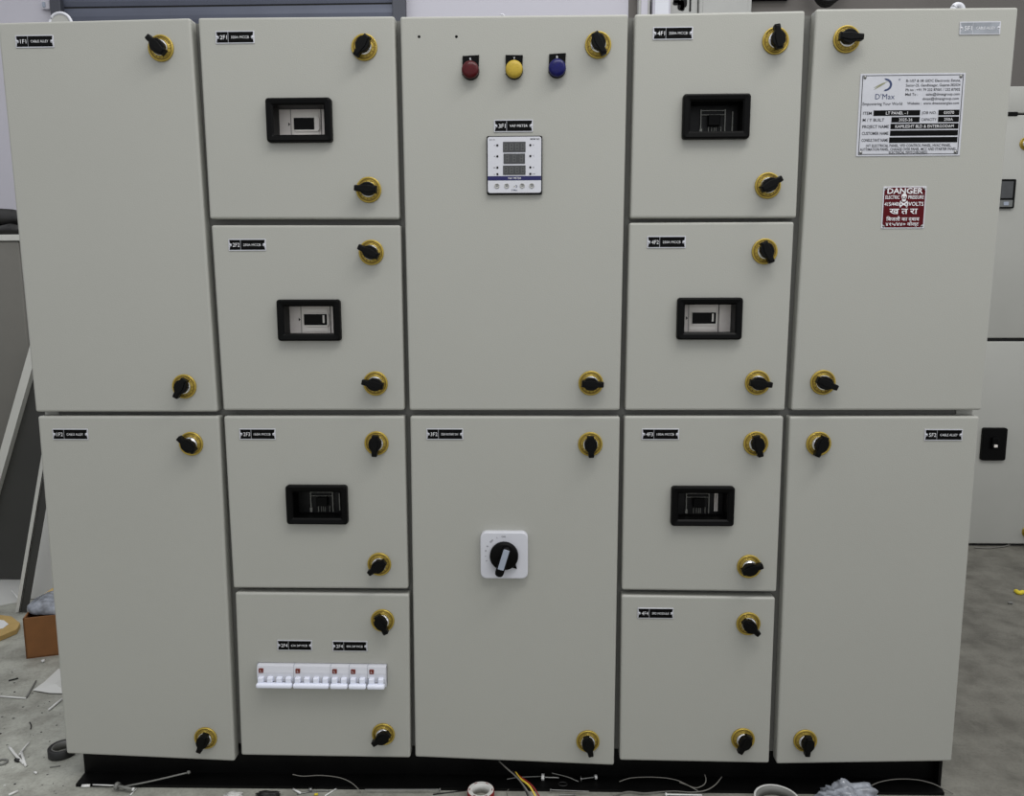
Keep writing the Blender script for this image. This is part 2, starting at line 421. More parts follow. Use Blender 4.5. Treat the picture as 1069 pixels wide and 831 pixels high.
# enclosure body, mullions between the doors, base channel
EX0, EX1, EZ0, EZ1 = DQ['1F1'][3].x + .006, DQ['5F1'][2].x - .006, 0.078, DQ['2F1'][0].z - .004
EY0, EY1 = DT + .003, 0.37
m = MB()
m.box((EX0, EY0, EZ0), (EX0 + .02, EY1, EZ1), PAINT); m.box((EX1 - .02, EY0, EZ0), (EX1, EY1, EZ1), PAINT)
m.box((EX0, EY0, EZ1 - .003), (EX1, EY1, EZ1), PAINT); m.box((EX0, EY0, EZ0), (EX1, EY1, EZ0 + .003), PAINT)
m.box((EX0, EY1 - .003, EZ0), (EX1, EY1, EZ1), PAINT)
m.build('enclosure', ((EX0 + EX1) / 2, EY0, EZ0), panel)
def mid(a, b): return (a + b) / 2
xs = [mid(DQ['1F1'][2].x, DQ['2F2'][3].x), mid(DQ['2F2'][2].x, DQ['3F1'][3].x), mid(DQ['3F1'][2].x, DQ['4F2'][3].x), mid(DQ['4F2'][2].x, DQ['5F1'][3].x)]
for i, x in enumerate(xs):
    m = MB(); m.box((x - .021, EY0 - .001, EZ0 - .004), (x + .021, EY0 + .02, EZ1 + .002), FRAME); m.build('mullion', (x, EY0, EZ0), panel)
zmid = mid(DQ['2F2'][3].z, DQ['2F3'][0].z)
m = MB(); m.box((EX0, EY0, zmid - .018), (EX1, EY0 + .018, zmid + .018), FRAME)
m.box((EX0 - .003, EY0 - .002, zmid - .02), (EX0 + .022, EY0 + .018, zmid + .02), PAINT); m.box((EX1 - .026, EY0 - .002, zmid - .02), (EX1 + .003, EY0 + .018, zmid + .02), PAINT)
m.build('cross_rail', ((EX0 + EX1) / 2, EY0, zmid), panel)
for (k1, k2) in (('2F1', '2F2'), ('2F3', '2F4'), ('4F1', '4F2'), ('4F3', '4F4')):
    z = mid(mid(DQ[k1][3].z, DQ[k1][2].z), mid(DQ[k2][0].z, DQ[k2][1].z)); a, c = DQ[k1][3].x, DQ[k1][2].x
    m = MB(); m.box((a + .01, EY0, z - .016), (c - .01, EY0 + .018, z + .016), FRAME); m.build('cross_rail', (mid(a, c), EY0, z), panel)
m = MB(); m.box((EX0 + .02, .12, EZ0 + .02), (EX1 - .02, .124, EZ1 - .02), DARKIN); m.build('mounting_plate', ((EX0 + EX1) / 2, .12, EZ0), panel)
wl, wr = PZ(88.5, 806.5, .006), PZ(977, 812, .006)
fl, fr = PZ(79, 818.5, .006), PZ(986, 827.5, .006)
def lerp(a, b, t): return a + (b - a) * t
m = MB()
T = .006; top = .0765
def up(p, z): return Vector((p.x, p.y, z))
back = Vector((0, T, 0))
m.hexa([up(wl, .0), up(wr, .0), up(wr, top), up(wl, top), up(wl, 0) + back, up(wr, 0) + back, up(wr, top) + back, up(wl, top) + back], BASE)
m.hexa([up(fl, 0), up(fr, 0), up(fr, T), up(fl, T), up(wl, 0), up(wr, 0), up(wr, T), up(wl, T)], BASE)
m.hexa([up(wl, top - T), up(wr, top - T), up(wr, top), up(wl, top)] + [Vector((p.x, p.y - .0, z)) + Vector((0, -.004, 0)) for p, z in ((wl, top - T), (wr, top - T), (wr, top), (wl, top))], BASE)
# side and rear channels
for x in (wl.x, wr.x - .006):
    m.box((x, .03, 0), (x + .006, .36, top), BASE)
m.box((wl.x, .354, 0), (wr.x, .36, top), BASE)
m.build('base_channel', ((wl.x + wr.x) / 2, wl.y, 0), panel)['label'] = 'black steel channel base'
# lifting lugs on the roof
def lug(px, py, R, r, full):
    c = PY(px, py, .12); m = MB()
    base = EZ1
    cz = c.z
    m.tube([(c.x + R * math.cos(math.pi * (t / 14)), .12, cz + R * math.sin(math.pi * t / 14)) for t in range(15)] , r, WPL)
    for s in (-1, 1): m.tube([(c.x + s * R, .12, cz), (c.x + s * R, .12, base - .001)], r, WPL)
    m.poly([(c.x - R, .1195, base)] + [(c.x - R * math.cos(math.pi * t / 14), .1195, cz + R * math.sin(math.pi * t / 14)) for t in range(15)] + [(c.x + R, .1195, base)], GREYW) if full else None
    m.build('lifting_lug', (c.x, .12, base), panel)
lug(63.5, 26, .021, .0028, True)
lug(999.5, 10.5, .0085, .0052, False)
lug(524.2, 17, .0035, .0015, False)

# ---- shared lock meshes (bezel, barrel, knob)
def lock_meshes():
    m = MB()
    m.lathe([(0.0, 0), (.0222, 0), (.0222, -.0022), (.0213, -.0032), (.0198, -.0032), (.0190, -.0022), (.0178, -.0022), (.0172, -.0030), (.0165, -.0022), (.0142, -.0022), (.0136, -.0034), (.0120, -.0036), (0, -.0036)], GOLD, 48)
    for word, a0, st in (('CLOSE', 155, -13), ('OPEN', 72, -13)):
        for i, ch in enumerate(word):
            a = math.radians(a0 + st * i)
            m.text(ch, .0157 * math.cos(a), .0157 * math.sin(a), -.00245, .0028, GOLDD, rot=a - math.pi / 2, bold=.01)
    for a in range(190, 360, 24):
        a = math.radians(a); m.box((-.0006, -.0025, .0148), (.0006, -.0022, .0166), GOLDD, mtx=Matrix.Rotation(-a + math.pi / 2, 4, 'Y'))
    m.lathe([(.0189, -.00235), (.0179, -.00235)], GOLDD, 48)
    m.lathe([(.0171, -.0031), (.0166, -.0026)], GOLDD, 48)
    me1 = bpy.data.meshes.new('lock_bezel'); m.bm.to_mesh(me1); [me1.materials.append(x) for x in m.mats]
    m = MB()
    m.lathe([(.0140, -.003), (.0140, -.0055), (.0134, -.0078), (.0122, -.0098), (.0103, -.0115), (.0076, -.0127), (.004, -.0133), (0, -.0135)], CHROME, 36)
    me2 = bpy.data.meshes.new('lock_barrel'); m.bm.to_mesh(me2); [me2.materials.append(x) for x in m.mats]
    m = MB()
    half = [(-.0170, .0058), (-.0125, .0064), (-.0095, .0094), (-.0055, .0112), (0, .0114), (.0050, .0106), (.0090, .0078), (.0120, .0052), (.0200, .0050), (.0218, .0040)]
    out = half + [(x, -z) for x, z in half[::-1]]
    m.prism(out, -.0205, -.0100, KNOB, .0012, 2)
    half2 = [(-.0150, .0038), (-.009, .0050), (0, .0062), (.009, .0048), (.0190, .0030)]
    out2 = half2 + [(x, -z) for x, z in half2[::-1]]
    m.prism(out2, -.0220, -.0203, KNOB, .0008, 2)
    me3 = bpy.data.meshes.new('lock_knob'); m.bm.to_mesh(me3); [me3.materials.append(x) for x in m.mats]
    for me in (me1, me2, me3): me.update()
    return me1, me2, me3
LB, LR, LK = lock_meshes()
LOCKS = [('1F1', 168, 50.4, 135), ('1F1', 192.4, 403.4, 240), ('1F2', 199.5, 463.3, 138), ('1F2', 214.7, 770.5, 247),
('2F1', 380.3, 49.4, 235), ('2F1', 384.9, 198.2, 176), ('2F2', 387.6, 263.6, 153), ('2F2', 392, 400.3, 168),
('2F3', 393.1, 462.7, 266), ('2F3', 396, 589, 217), ('2F4', 399.4, 647.8, 296), ('2F4', 400.2, 766.5, 213),
('3F1', 624.4, 47, 297), ('3F1', 616.8, 400, 357), ('3F2', 616.2, 463.6, 273), ('3F2', 613.7, 773.8, 285),
('4F1', 809.6, 42.6, 99), ('4F1', 801.5, 193.8, 29), ('4F2', 798.2, 262.5, 294), ('4F2', 790.7, 399.5, 354),
('4F3', 789, 463, 284), ('4F3', 782, 591.4, 20), ('4F4', 781.2, 651.1, 318), ('4F4', 775.6, 771.6, 243),
('5F1', 883.7, 41.1, 356), ('5F1', 859.1, 399.2, 337), ('5F2', 854.5, 463.3, 249), ('5F2', 840.6, 773.2, 268)]
for k, px, py, ang in LOCKS:
    c = PY(px, py, -.001)
    for nm, me, dy in (('lock_bezel', LB, 0), ('lock_barrel', LR, 0), ('lock_knob', LK, 0)):
        o = obj_mesh(nm, me, (c.x, 0.0, c.z), DO[k])
        if nm == 'lock_knob': o.rotation_euler = (0, -math.radians(ang), 0)

# ---- name plates
PL = [('1F1', (15.8, 36.3, 56.2, 50), '1F1', 'CABLE ALLEY', 0), ('2F1', (224.4, 31.9, 266, 45.7), '2F1', '320A MCCB', 0),
('2F2', (238, 249.5, 278, 261.7), '2F2', '250A MCCB', 0), ('1F2', (54, 447.3, 92.7, 459.5), '1F2', 'CABLE ALLEY', 0),
('2F3', (249.5, 447, 288, 459.5), '2F3', '160A MCCB', 0), ('3F2', (445, 447, 483.7, 459.5), '3F2', '320A ROTARY SW', 0),
('3F1', (515, 124.8, 557, 137.9), '3F1', 'VAF METER', 0), ('4F1', (681, 28, 724, 41.3), '4F1', '250A MCCB', 1),
('4F2', (675, 246.4, 716.5, 259), '4F2', '250A MCCB', 0), ('4F3', (670, 447.2, 709, 459.5), '4F3', '100A MCCB', 0),
('4F4', (664.7, 634.3, 704, 646.3), '4F4', 'SPD MODULE', 0), ('5F2', (965, 447.8, 1005.2, 460.2), '5F2', 'CABLE ALLEY', 0),
('5F1', (1001.5, 22.5, 1045, 36), '5F1', 'CABLE ALLEY', 2),
('2F4', (289, 668.3, 326.2, 679.3), '2F4', '63A DP MCB', 0), ('2F4', (346.5, 669.2, 384, 680.2), '2F4', '40A DP MCB', 0)]
for k, (a, t, c, bt), n1, n2, glare in PL:
    tl, br = PY(a, t, -.0012), PY(c, bt, -.0012); cx, cz = mid(tl.x, br.x), mid(tl.z, br.z)
    w, h = 0.0335, 0.0103
    m = MB()
    m.prism(rrect(cx - w, cx + w, cz - h, cz + h, .0012), -.0012, 0.0005, ALU, .0002, 1)
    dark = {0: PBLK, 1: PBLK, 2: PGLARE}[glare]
    i, n = .0016, .0035
    xa, xb, za, zb = cx - w + i, cx + w - i, cz - h + i, cz + h - i
    m.poly([(x, -.0014, z) for x, z in [(xa, za), (cx - w * .36, za), (cx - w * .36, zb), (xa, zb), (xa + .001, cz + .003), (xa + .0042, cz + .0018), (xa + .0042, cz - .0018), (xa + .001, cz - .003)]], dark)
    m.poly([(x, -.0014, z) for x, z in [(cx - w * .34, za), (xb, za), (xb - .001, cz - .003), (xb - .0042, cz - .0018), (xb - .0042, cz + .0018), (xb - .001, cz + .003), (xb, zb), (cx - w * .34, zb)]], dark)
    m.text(n1, cx - w * .585, cz, -.0017, .0068, INK, maxw=.0125)
    m.text(n2, cx + w * .265, cz, -.0017, .0042, INK, w=.031)
    for s in (-1, 1): m.lathe([(.0018, -.0012), (.0014, -.0022), (0, -.0024)], ALU, 12, Matrix.Translation((cx + s * (w - .0032), 0, cz)))
    m.build('name_plate', (cx, 0, cz), DO[k])

# ---- MCCB windows
def escutcheon(cx, cz):
    m = MB(); W2, H2 = .0568, .0368
    b = bmesh.new()
    def ring(pts, y): return [b.verts.new((x, y, z)) for x, z in pts]
    n = 5
    L = [ring(rrect(cx - W2, cx + W2, cz - H2, cz + H2, .0055, n), -.0003),
         ring(rrect(cx - W2, cx + W2, cz - H2, cz + H2, .0055, n), -.0085),
         ring(rrect(cx - W2 + .001, cx + W2 - .001, cz - H2 + .001, cz + H2 - .001, .005, n), -.0110),
         ring(rrect(cx - W2 + .003, cx + W2 - .003, cz - H2 + .003, cz + H2 - .003, .0045, n), -.0120),
         ring(rrect(cx - OW / 2 - .003, cx + OW / 2 + .003, cz - OH / 2 - .003, cz + OH / 2 + .003, .002, n), -.0108),
         ring(rrect(cx - OW / 2, cx + OW / 2, cz - OH / 2, cz + OH / 2, .0012, n), -.0085),
         ring(rrect(cx - OW / 2, cx + OW / 2, cz - OH / 2, cz + OH / 2, .0012, n), .0235),
         ring(rrect(cx - OW / 2 - .002, cx + OW / 2 + .002, cz - OH / 2 - .002, cz + OH / 2 + .002, .0012, n), .0235),
         ring(rrect(cx - OW / 2 - .002, cx + OW / 2 + .002, cz - OH / 2 - .002, cz + OH / 2 + .002, .0012, n), -.0003)]
    for A, B in list(zip(L, L[1:])) + [(L[-1], L[0])]:
        N = len(A)
        for i in range(N): b.faces.new((A[i], B[i], B[(i + 1) % N], A[(i + 1) % N]))
    bmesh.ops.recalc_face_normals(b, faces=b.faces[:])
    m.join(b, BLACK)
    return m
YB = .0262
def breaker(cx, cz, kind):
    m = MB(); f = YB
    body = GREYPL if kind.startswith('grey') else DKBRK
    sx = {'grey': .0, 'grey2': -.001, 'grey3': .0}.get(kind, 0)
    m.box((cx - .047, f, cz - .028), (cx + .047, .119, cz + .028), body, .001, 1)
    if kind.startswith('grey'):
        hx = cx + (.0015 if kind == 'grey' else .002 if kind == 'grey2' else -.005)
        m.prism(rrect(hx - .0235, hx + .0235, cz - .0215, cz + .0200, .001), f - .0012, f, GREYHI)
        m.prism(rrect(hx - .021, hx + .026, cz - .0135, cz + .0125, .006), f - .0035, f - .001, GREYHI, .001)
        m.prism(rrect(hx - .0195, hx + .0165 if kind == 'grey' else hx + .0225, cz - .0100, cz + .0100, .001), f - .0042, f - .003, PBLK)
        if kind != 'grey': m.box((hx + .0150, f - .006, cz - .0062), (hx + .0185, f - .0040, cz + .0080), GREYHI, .0005, 1)
        m.box((hx + .0275, f - .0006, cz - .026), (hx + .0288, f + .001, cz + .026), PBLK)
        m.box((hx - .0262, f - .0006, cz - .026), (hx - .0252, f + .001, cz + .026), EDGE)
        m.prism([(hx - .0300, cz + .003), (hx - .0270, cz), (hx - .0300, cz - .003)], f - .0012, f, DKBRK)
    else:
        hx = cx + (.002 if kind == 'dark' else -.002)
        for (a, c, z0, z1) in ((-.0225, -.0210, -.022, .018), (.0190, .0206, -.022, .018), (-.021, .019, .0155, .0166), (-.021, .019, .0085, .0094), (.0318, .0334, -.019, .014)):
            m.box((hx + a, f - .004, cz + z0), (hx + c, f, cz + z1), EDGE)
        m.box((hx - .0235, f - .005, cz - .022), (hx - .0195, f, cz - .0145), EDGE)
        m.box((hx - .0100, f - .009, cz - .0100), (hx + .0110, f - .002, cz + .0080), PBLK, .001, 1)
        for a in (-.0085, -.003, .0012, .0045, .0130): m.box((hx + a, f - .003, cz - .022), (hx + a + .0009, f, cz - .011), EDGE)
        if kind == 'dark2': m.box((hx + .0300, f - .003, cz - .019), (hx + .0365, f, cz + .017), GREYPL, .001, 1)
    return m
for k, (pxy, kind) in WINS.items():
    c = PY(*pxy, -.010)
    escutcheon(c.x, c.z).build('breaker_window', (c.x, 0, c.z), DO[k])
    o = breaker(c.x, c.z, kind).build('circuit_breaker', (c.x, YB, c.z), panel)
    o['label'] = 'grey breaker with black handle' if kind.startswith('grey') else 'dark breaker under a clear cover'

# ---- indicator lamps on the upper centre door
for (px, py, lens, ch, lab) in ((490.6, 71.8, RLENS, 'R', 'red indicator lamp'), (536.6, 71.2, YLENS, 'Y', 'yellow indicator lamp'), (581.8, 69.8, BLENS, 'B', 'blue indicator lamp')):
    c = PY(px, py, -.016); W2 = .0146
    m = MB(); m.prism([(c.x - W2, c.z - .006), (c.x - W2 + .0012, c.z + .0245), (c.x + W2, c.z + .0258), (c.x + W2 - .001, c.z - .006)] if ch != 'Y' else [(c.x - W2, c.z - .006), (c.x - W2, c.z + .0252), (c.x + W2, c.z + .0246), (c.x + W2 - .001, c.z - .006)], -.003, 0, BLACK, .0004, 1)
    m.text(ch, c.x, c.z + .0195, -.0033, .0038, INK, bold=.01)
    m.build('lamp_legend', (c.x, 0, c.z), DO['3F1'])
    m = MB(); M = Matrix.Translation((c.x, 0, c.z))
    m.lathe([(.0149, 0), (.0149, -.0075), (.0144, -.0085), (.0138, -.0085)], BLACK, 40, M)
    m.lathe([(.0145, -.0080), (.0145, -.0110), (.0141, -.0132), (.0126, -.0150), (.0095, -.0163), (.0050, -.0170), (0, -.0172)], lens, 40, M)
    for a in range(8):
        t = math.radians(a * 45 + 10)
        m.lathe([(.0009, 0), (.0006, -.0006), (0, -.0008)], lens, 8, M @ Matrix.Translation((.007 * math.cos(t), -.0164, .007 * math.sin(t))))
    m.build('indicator_lamp', (c.x, 0, c.z), DO['3F1'])['label'] = lab

# ---- digital meter
tl, br = PY(507.9, 142.2, -.006), PY(566.0, 203.2, -.006); cx, cz = mid(tl.x, br.x), mid(tl.z, br.z) + .0005; h = .048
m = MB(); m.prism(rrect(cx - h, cx + h, cz - h - .001, cz + h + .001, .003), -.006, 0, BLACK, .0012)
m.prism(rrect(cx - h + .0018, cx + h - .0018, cz - h + .0015, cz + h - .0007, .004), -.0068, -.006, WPL, .0003, 1)
U = lambda u: cx - h + u * .096            # u,v run 0..1 from the upper left corner
V = lambda v: cz + h - v * .096
y = -.0070
m.poly([(U(.02), y, V(.765)), (U(.98), y, V(.765)), (U(.98), y, V(.69)), (U(.02), y, V(.69))], STRIP)
m.text('VAF METER', U(.5), V(.727), y - .0003, .0032, INK, maxw=.024)
m.text('3ph-4w', U(.05), V(.055), y, .0024, DINK, align='l', maxw=.014)
m.text('MFM 96S', U(.95), V(.05), y, .0030, DINK, align='r', maxw=.020, bold=.01)
for v, a, b2 in ((.155, 'V', 'R'), (.345, 'A', 'Y'), (.54, 'Hz', 'B'), (.655, 'k', 'L-N')):
    for s, ux, t in ((-1, .195, a), (1, .785, b2)):
        m.lathe([(.0019, -.0068), (.0019, -.0074), (0, -.0076)], PBLK, 12, Matrix.Translation((U(ux), 0, V(v))))
        m.text(t, U(ux) + (-s * -.0) + (.0055 if s > 0 else -.0050), V(v), y, .0024, DINK)
for i, ux in enumerate((.185, .36, .64, .81)):
    m.lathe([(.0042, -.0068), (.0042, -.0078), (.0034, -.0080), (.0034, -.0074), (0, -.0074)], GREYW, 20, Matrix.Translation((U(ux), 0, V(.86))))
    m.box((U(ux) - .0014, -.0082, V(.86) - .0003), (U(ux) + .0014, -.0074, V(.86) + .0003), NAVY)
def dlogo(m, cx, cz, s, y, c1, c2):
    """crescent D with a leaf sweep"""
    arc = [(cx + s * (.05 + .62 * math.cos(t)), cz + s * .55 * math.sin(t)) for t in [math.radians(a) for a in range(100, -101, -10)]]
    inn = [(cx + s * (.0 + .47 * math.cos(t)), cz + s * .40 * math.sin(t)) for t in [math.radians(a) for a in range(-80, 81, 10)]]
    for i in range(len(arc) - 1):
        j = min(i, len(inn) - 1); A, B = arc[i], arc[i + 1]
        ia, ib = inn[::-1][min(int(i * (len(inn) - 1) / (len(arc) - 1)), len(inn) - 1)], inn[::-1][min(int((i + 1) * (len(inn) - 1) / (len(arc) - 1)), len(inn) - 1)]
        if A == B or ia == ib:
            m.poly([(A[0], y, A[1]), (ia[0], y, ia[1]), (B[0], y, B[1])], c1)
        else: m.poly([(A[0], y, A[1]), (ia[0], y, ia[1]), (ib[0], y, ib[1]), (B[0], y, B[1])], c1)
    for dz, k in ((0, 1.0), (-.16, .8)):
        top = [(cx + s * (-.95 + 1.25 * t * k), cz + s * (-.25 + dz + .55 * math.sin(t * 1.35))) for t in [i / 10 for i in range(11)]]
        bot = [(x, z - s * .10 * math.sin(math.pi * i / 10) - s * .012) for i, (x, z) in enumerate(top)]
        for i in range(10): m.poly([(top[i][0], y - .00015, top[i][1]), (bot[i][0], y - .00015, bot[i][1]), (bot[i + 1][0], y - .00015, bot[i + 1][1]), (top[i + 1][0], y - .00015, top[i + 1][1])], c2)
dlogo(m, U(.52), V(.87), .0045, y - .0002, NAVY, OLIVE)
m.text("D'Max", U(.5), V(.935), y, .0028, NAVY, bold=.01)
m.build('digital_meter', (cx, 0, cz), DO['3F1'])
for v0, v1, u0, u1 in ((.095, .275, .295, .70), (.30, .475, .305, .69), (.505, .67, .295, .70)):
    m = MB(); m.prism(rrect(U(u0), U(u1), V(v1), V(v0), .0006), -.0075, -.0066, LCD, .0002, 1)
    for d in range(4 if u0 < .3 else 3):
        dx = U(u0) + (U(u1) - U(u0)) * (d + .5) / (4 if u0 < .3 else 3)
        w2, h2 = .0026, (V(v0) - V(v1)) * .33; zc = (V(v0) + V(v1)) / 2; t = .0006
        for (a, b2, c2, d2) in ((-w2, w2, h2 - t, h2), (-w2, w2, -t / 2, t / 2), (-w2, w2, -h2, -h2 + t), (-w2, -w2 + t, -h2, h2), (w2 - t, w2, -h2, h2)):
            m.poly([(dx + a, -.0078, zc + c2), (dx + b2, -.0078, zc + c2), (dx + b2, -.0078, zc + d2), (dx + a, -.0078, zc + d2)], SEGM)
    m.build('meter_display', (U(.5), 0, V(v0)), DO['3F1'])

# ---- rotary switch on the lower centre door
c = PY(526.3, 580, -.012); cx, cz = c.x, c.z; h = .0437
m = MB(); m.prism(rrect(cx - h, cx + h, cz - h - .0005, cz + h + .0005, .0115, 8), -.0130, 0, WPL, .0020, 3)
for (a, t) in ((185, 'I'), (168, 'O'), (152, 'R'), (132, 'OFF'), (112, '1'), (92, 'ON'), (200, '2')):
    a = math.radians(a); m.text(t, cx + .0345 * math.cos(a), cz + .0345 * math.sin(a) + .002, -.0134, .0032, DINK, rot=a - math.pi / 2)
m.prism([(cx + .0145, cz - .022), (cx + .0235, cz - .0245), (cx + .021, cz - .015)], -.0150, -.0128, PBLK)
m.build('switch_plate', (cx, 0, cz), DO['3F2'])
m = MB(); c2 = PY(526.0, 582.0, -.025)
M = Matrix.Translation((c2.x, 0, c2.z))
m.lathe([(.0262, -.0125), (.0262, -.0200), (.0250, -.0225), (.0225, -.0235), (0, -.0240)], BLACK, 48, M)
R = Matrix.Translation((c2.x, 0, c2.z)) @ Matrix.Rotation(math.radians(-17), 4, 'Y').inverted()
half = [(.0085, -.0325), (.0085, .012), (.0078, .020), (.0060, .0235)]
o2 = [(x, z) for x, z in rrect(-.0078, .0078, -.0335, .0215, .0070, 6)]
m.prism(o2, -.0400, -.0225, BLACK, .0020, 3, mtx=Matrix.Translation((c2.x, 0, c2.z)) @ Matrix.Rotation(math.radians(17), 4, 'Y'))
m.prism(rrect(-.0055, .0055, -.0190, .0200, .0012), -.0406, -.0398, SWG, .0003, 1, mtx=Matrix.Translation((c2.x, 0, c2.z)) @ Matrix.Rotation(math.radians(17), 4, 'Y'))
m.build('rotary_handle', (c2.x, 0, c2.z), DO['3F2'])['label'] = 'black rotary handle with pale grey insert'

# ---- miniature breakers
x = MX0; pole = .0176
for npole in (4, 4, 2, 2, 2):
    x1 = x + npole * pole
    m = MB()
    prof = [(0.06, -.0215), (-.0080, -.0215), (-.0110, -.0200), (-.0120, -.0050), (-.0120, .0075), (-.0095, .0190), (-.0050, .0205), (.0, .0205), (0.06, .0205)]
    b = bmesh.new(); A = [b.verts.new((x + .0003, yy, MZ + zz)) for yy, zz in prof]; B = [b.verts.new((x1 - .0003, yy, MZ + zz)) for yy, zz in prof]
    b.faces.new(A); b.faces.new(B[::-1])
    for i in range(len(A)): j = (i + 1) % len(A); b.faces.new((A[i], B[i], B[j], A[j]))
    bmesh.ops.recalc_face_normals(b, faces=b.faces[:]); m.join(b, WPL)
    m.prism(rrect(x + .0040, x + .0125, MZ + .0065, MZ + .0150, .0008), -.0128, -.0090, MCBR)
    m.text('L&T'[0], x + .0083, MZ + .0108, -.0130, .0042, INK)
    for i in range(1, npole): m.box((x + i * pole - .0003, -.0122, MZ - .0210), (x + i * pole + .0003, -.0100, MZ - .002), GREYPL)
    m.box((x - .0002, -.0085, MZ - .0212), (x + .0004, -.001, MZ + .0212), SWG)
    m.build('miniature_breaker', ((x + x1) / 2, 0, MZ), DO['2F4'])
    m = MB()
    for i in range(npole):
        a = x + i * pole
        m.box((a + .0035, -.0200, MZ - .0105), (a + .0140, -.0115, MZ - .0000), WPL2, .0015, 2)
        m.box((a + .0010, -.0135, MZ - .0150), (a + .0040, -.0115, MZ - .0020), SWG, .0004, 1)
    m.box((x + .0008, -.0245, MZ - .0195), (x1 - .0012, -.0135, MZ - .0100), WPL2, .0035, 4)
    m.build('breaker_toggle', ((x + x1) / 2, 0, MZ), DO['2F4'])
    x = x1

# ---- rating plate and danger plate
def plate_frame(quad):
    tl, tr, br, bl = [PY(*p, -.001) for p in quad]
    c = (tl + tr + br + bl) / 4; w = (tr.x - tl.x + br.x - bl.x) / 2; h = (tl.z - bl.z + tr.z - br.z) / 2
    return c.x, c.z, w, h
cx, cz, w, h = plate_frame([(898.3, 75.7), (1009.2, 77.2), (1001, 163.6), (893.8, 162.3)])
x0, z1 = cx - w / 2, cz + h / 2
U = lambda u: x0 + u * w
V = lambda v: z1 - v * h
m = MB(); m.prism(rrect(x0, x0 + w, z1 - h, z1, .001), -.001, 0, ALU, .0003, 1)
y = -.00125
for (a, b2, c2, d2) in ((.02, .98, .02, .028), (.02, .98, .972, .98), (.02, .0265, .02, .98), (.9735, .98, .02, .98)):
    m.poly([(U(a), y, V(d2)), (U(b2), y, V(d2)), (U(b2), y, V(c2)), (U(a), y, V(c2))], DINK)
for a in (.045, .955):
    for b2 in (.045, .955): m.lathe([(.0028, -.001), (.0022, -.0022), (0, -.0026)], STEEL, 12, Matrix.Translation((U(a), 0, V(b2))))
dlogo(m, U(.235), V(.135), .0185, y, NAVY, OLIVE)
m.text('®', U(.375), V(.075), y, .003, NAVY)
m.text("D'Max", U(.245), V(.275), y, .0088, NAVY, maxw=.034)
m.text('Empowering Your World', U(.225), V(.362), y, .0048, DINK, maxw=.066, bold=.008)
hdr = ['B-1/07 & 08 GIDC Electronic Estate,', 'Sector-25, Gandhinagar, Gujarat-382024', 'Ph no : +91 79 232 87001 / 232 87002', 'Mail To :        sales@dmaxgroup.com', 'dmax@dmaxgroup.com']
for i, t in enumerate(hdr):
    m.text(t, U(.955) if i < 4 else U(.95), V(.09 + .054 * i), y, .0042, DINK, align='r', w=.090 if i < 4 else .060, bold=.012)
m.text('Website :  www.dmaxenergies.com', U(.955), V(.36), y, .0042, DINK, align='r', w=.086, bold=.012)
def bar(u0, u1, v): m.poly([(U(u0), y - .0001, V(v + .033)), (U(u1), y - .0001, V(v + .033)), (U(u1), y - .0001, V(v - .033)), (U(u0), y - .0001, V(v - .033))], PBLK)
rows = [(.475, 'ITEM', [(.145, .59, 'LT PANEL - I')]), (.557, 'M / Y BUILT', [(.32, .59, '2025-26')]), (.638, 'PROJECT NAME', [(.315, .965, 'KAMLESHT BLD & ENTERGODAM')]), (.72, 'CUSTOMER NAME', [(.315, .965, '')]), (.803, 'CONSULTANT NAME', [(.31, .965, '')])]
for v, t, bars in rows:
    m.text(t, U(.045), V(v), y, .0050, DINK, align='l', maxw=(.09 if len(t) < 6 else .255) * w, bold=.014)
    for u0, u1, s2 in bars:
        bar(u0, u1, v)
        if s2: m.text(s2, U((u0 + u1) / 2), V(v), y - .0004, .0048, INK, maxw=(u1 - u0) * w * .86)
for v, t, s2 in ((.475, 'JOB NO.', '03070'), (.557, 'CAPACITY', '250A')):
    m.text(t, U(.605), V(v), y, .0046, DINK, align='l', maxw=.145 * w, bold=.012); bar(.765, .965, v)
    m.text(s2, U(.865), V(v), y - .0004, .0048, INK)
for v, t, ww in ((.870, '(HT ELECTRICAL PANEL, VFD CONTROL PANEL, HVAC PANEL,', .82), (.915, 'AUTOMATION PANEL, CHANGE OVER PANEL, MCC AND STARTER PANEL,', .93), (.955, 'ELECTRICAL SWITCHBOARD)', .37)):
    m.text(t, U(.5), V(v), y, .0044, DINK, w=ww * w, bold=.014)
m.build('rating_plate', (cx, 0, cz), DO['5F1'])

cx, cz, w, h = plate_frame([(922.3, 194.3), (967.3, 194.9), (964.6, 238.8), (920.0, 238.2)])
x0, z1 = cx - w / 2, cz + h / 2
def notched(x0, x1, z0, z1, r):
    out = []
    for cx_, cz_, a0 in ((x1, z1, 270), (x0, z1, 0), (x0, z0, 90), (x1, z0, 180)):
        for k in range(5):
            a = math.radians(a0 - 90 * k / 4); out.append((cx_ + r * math.cos(a), cz_ + r * math.sin(a)))
    return out
m = MB(); m.prism(rrect(x0, x0 + w, z1 - h, z1, .0012), -.001, 0, WPL, .0003, 1)
m.prism(notched(x0 + .0018, x0 + w - .0018, z1 - h + .0018, z1 - .0018, .0048), -.0013, -.001, REDP)
for a in (.055, .945):
    for b2 in (.055, .945): m.lathe([(.0022, -.001), (.0018, -.0020), (0, -.0023)], STEEL, 12, Matrix.Translation((U(a), 0, V(b2))))
y = -.0016
m.text('DANGER', U(.505), V(.105), y, .0092, INK, w=.060, bold=.02)
m.text('ELECTRIC', U(.22), V(.255), y, .0058, INK, w=.0240, bold=.012)
m.text('PRESSURE', U(.765), V(.255), y, .0058, INK, w=.0260, bold=.012)
m.text('415/440', U(.205), V(.415), y, .0062, INK, w=.0235, bold=.014)
m.text('VOLTS', U(.775), V(.415), y, .0064, INK, w=.0255, bold=.014)
